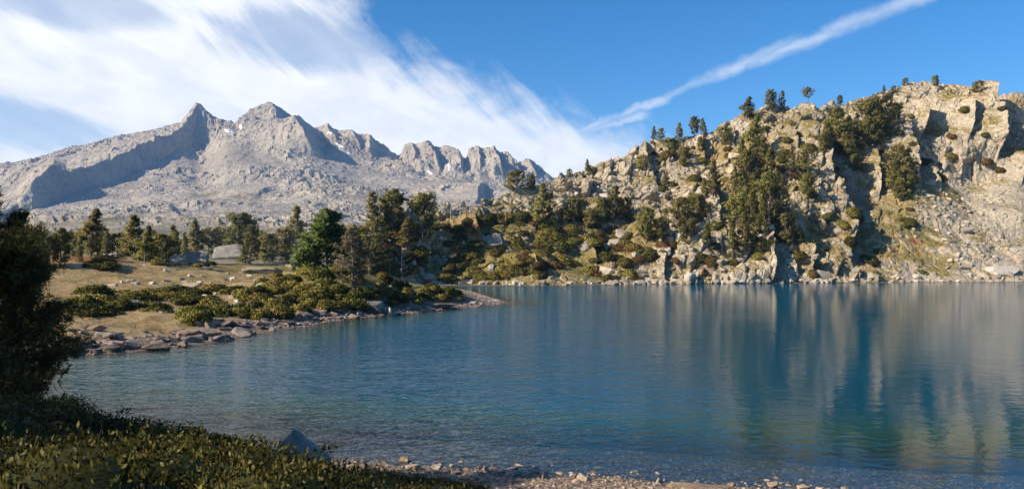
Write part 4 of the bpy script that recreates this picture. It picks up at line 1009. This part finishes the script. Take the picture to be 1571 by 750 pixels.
def near_shrub(x, y, r, label, group, hs=1.0):
    st, fo = NEAR[R.randrange(4)]
    e = bpy.data.objects.new('bank_shrub', None); C.objects.link(e); e.empty_display_size = 0.3
    e.location = (x, y, gz(x, y) - 0.05); e.rotation_euler = (0, 0, R.uniform(0, 6.28)); e.scale = (r, r, r * hs)
    link('stem', st, e); link('foliage', fo, e)
    return tag(e, label, 'shrub', group)
SIL = [(-60, 598), (0, 600), (100, 608), (180, 634), (235, 648), (270, 650), (330, 652), (370, 668), (420, 688), (470, 700), (520, 708), (600, 720), (680, 735), (760, 752)]   # upper outline of the shrubs
def max_top(x, y): return CAMZ - (interp(CX + x / y * F, SIL) - HY) / F * y
q = random.Random(21); cnt = 0
for y in np.arange(4.4, 14.6, 0.70):
    for x in np.arange(-10.8, 0.6, 0.74):
        xx, yy = x + q.uniform(-.25, .25), y + q.uniform(-.25, .25)
        pxx = CX + xx / yy * F
        if pxx < -110 or pxx > 735: continue
        room = max_top(xx, yy) - gz(xx, yy)
        if 405 < pxx < 510 and yy > 9: room -= 0.55
        if room < 0.16: continue
        room *= float(np.clip(0.90 + 0.42 * perlin(V3(xx / 1.7, yy / 1.7, 5.0), 64), 0.6, 1.08)); r = min(q.uniform(0.75, 1.25), max(0.4, room / 0.6))
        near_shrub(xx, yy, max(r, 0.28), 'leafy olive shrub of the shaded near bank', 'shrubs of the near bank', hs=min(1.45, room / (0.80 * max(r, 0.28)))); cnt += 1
print('near shrubs', cnt)
# pointed rock sticking out of the shrubs
def pointed_rock():
    g = random.Random(3); bm = bmesh.new()
    for k in range(11): a = k / 11 * 6.283; bm.verts.new((math.cos(a) * g.uniform(.85, 1.1), math.sin(a) * g.uniform(.7, 1), g.uniform(-.1, .1)))
    for k in range(7): a = k / 7 * 6.283; bm.verts.new((math.cos(a) * g.uniform(.42, .62) + .02, math.sin(a) * g.uniform(.35, .5), g.uniform(.5, .68)))
    for k in range(3): bm.verts.new((g.uniform(-.16, .1), g.uniform(-.1, .1), g.uniform(.93, 1.0)))
    r = bmesh.ops.convex_hull(bm, input=bm.verts); bmesh.ops.delete(bm, geom=list({x for x in r['geom_interior'] + r['geom_unused'] if isinstance(x, bmesh.types.BMVert)}), context='VERTS'); bmesh.ops.triangulate(bm, faces=bm.faces)
    for _ in range(2): bmesh.ops.subdivide_edges(bm, edges=bm.edges, cuts=1, use_grid_fill=True)
    co = np.array([v.co[:] for v in bm.verts]); d = fbm(co * 2.2, 4, 5) * 0.05
    for v, k in zip(bm.verts, d): v.co += Vector((v.co.x, v.co.y, .3)).normalized() * float(k)
    me = bpy.data.meshes.new('rock'); bm.to_mesh(me); bm.free(); me.materials.append(mat_rock('bank_granite', (0.13, 0.11, 0.085), (0.25, 0.215, 0.17), (0.36, 0.315, 0.255))); return me
p = (-3.42, 12.6); o = link('pointed_rock', pointed_rock()); h = CAMZ - (657 - HY) / F * p[1] - gz(*p)
o.scale = (0.92, 0.62, h + 0.1); o.location = (p[0], p[1], gz(*p) - 0.1); tag(o, 'dark pointed rock sticking up behind the near shrubs', 'rock')

# the near pine at the left, in shade, and its taller neighbours outside the view to the left
nt, nc = pine_meshes(H=7.4, Rw=3.3, seed=51, prof='cone', tufts=7500, ts=0.24, k=12, whorls=13, per=7, z0=0.08, gap=0.36, width=0.08, lean=0.02, needle_mat=M_NEEDLE_SHADED)
nt2, nc2 = pine_meshes(H=7.4, Rw=3.3, seed=57, prof='round', tufts=6500, ts=0.26, k=12, whorls=10, per=6, z0=0.26, gap=0.30, width=0.06, lean=0.05, needle_mat=M_NEEDLE_SHADED)
def near_pine(x, y, h, label, group=None, wide=1.0, rot=0.0, low=False):
    e = bpy.data.objects.new('pine_tree', None); C.objects.link(e); e.location = (x, y, gz(x, y) - 0.1); s = h / 7.4; e.scale = (s * wide, s * wide, s); e.rotation_euler = (0, 0, rot)
    link('trunk', nt2 if low else nt, e); link('crown', nc2 if low else nc, e); return tag(e, label, 'pine tree', group)
near_pine(-14.4, 22.5, 7.4, 'taller lit pine cut by the left edge of the view above the dark one', None, 0.8, 0.6)
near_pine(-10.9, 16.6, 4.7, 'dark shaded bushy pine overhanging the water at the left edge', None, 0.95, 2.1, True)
for i, (x, y, h) in enumerate(((-11.0, 7.6, 7.5), (-12.8, 5.6, 8.5), (-15.6, 10.0, 9.5), (-17.2, 13.8, 9.5), (-19.5, 3.6, 12.0))):
    near_pine(x, y, h, 'tall pine outside the left edge of the view shading the near bank', 'pines shading the near bank', 0.95, i * 1.3)

# ------------------------------------------------------------------ air
def build_haze():
    bm = bmesh.new(); bmesh.ops.create_cube(bm, size=1.0)
    for v in bm.verts: v.co = ((v.co.x) * 11400, 2450 + v.co.y * 6500, 470 + v.co.z * 965)
    me = bpy.data.meshes.new('haze'); bm.to_mesh(me); bm.free()
    m, t = new_mat('mountain_air')
    vo = t.node('ShaderNodeVolumePrincipled'); vo.inputs['Color'].default_value = (0.26, 0.52, 1.0, 1); vo.inputs['Density'].default_value = HAZE; vo.inputs['Anisotropy'].default_value = 0.0
    out = t.node('ShaderNodeOutputMaterial'); t.l.new(vo.outputs[0], out.inputs['Volume'])
    me.materials.append(m)
    o = link('haze', me); o['kind'] = 'stuff'; o['label'] = 'thin blue mountain air'
HAZE = 0.70e-4
build_haze()
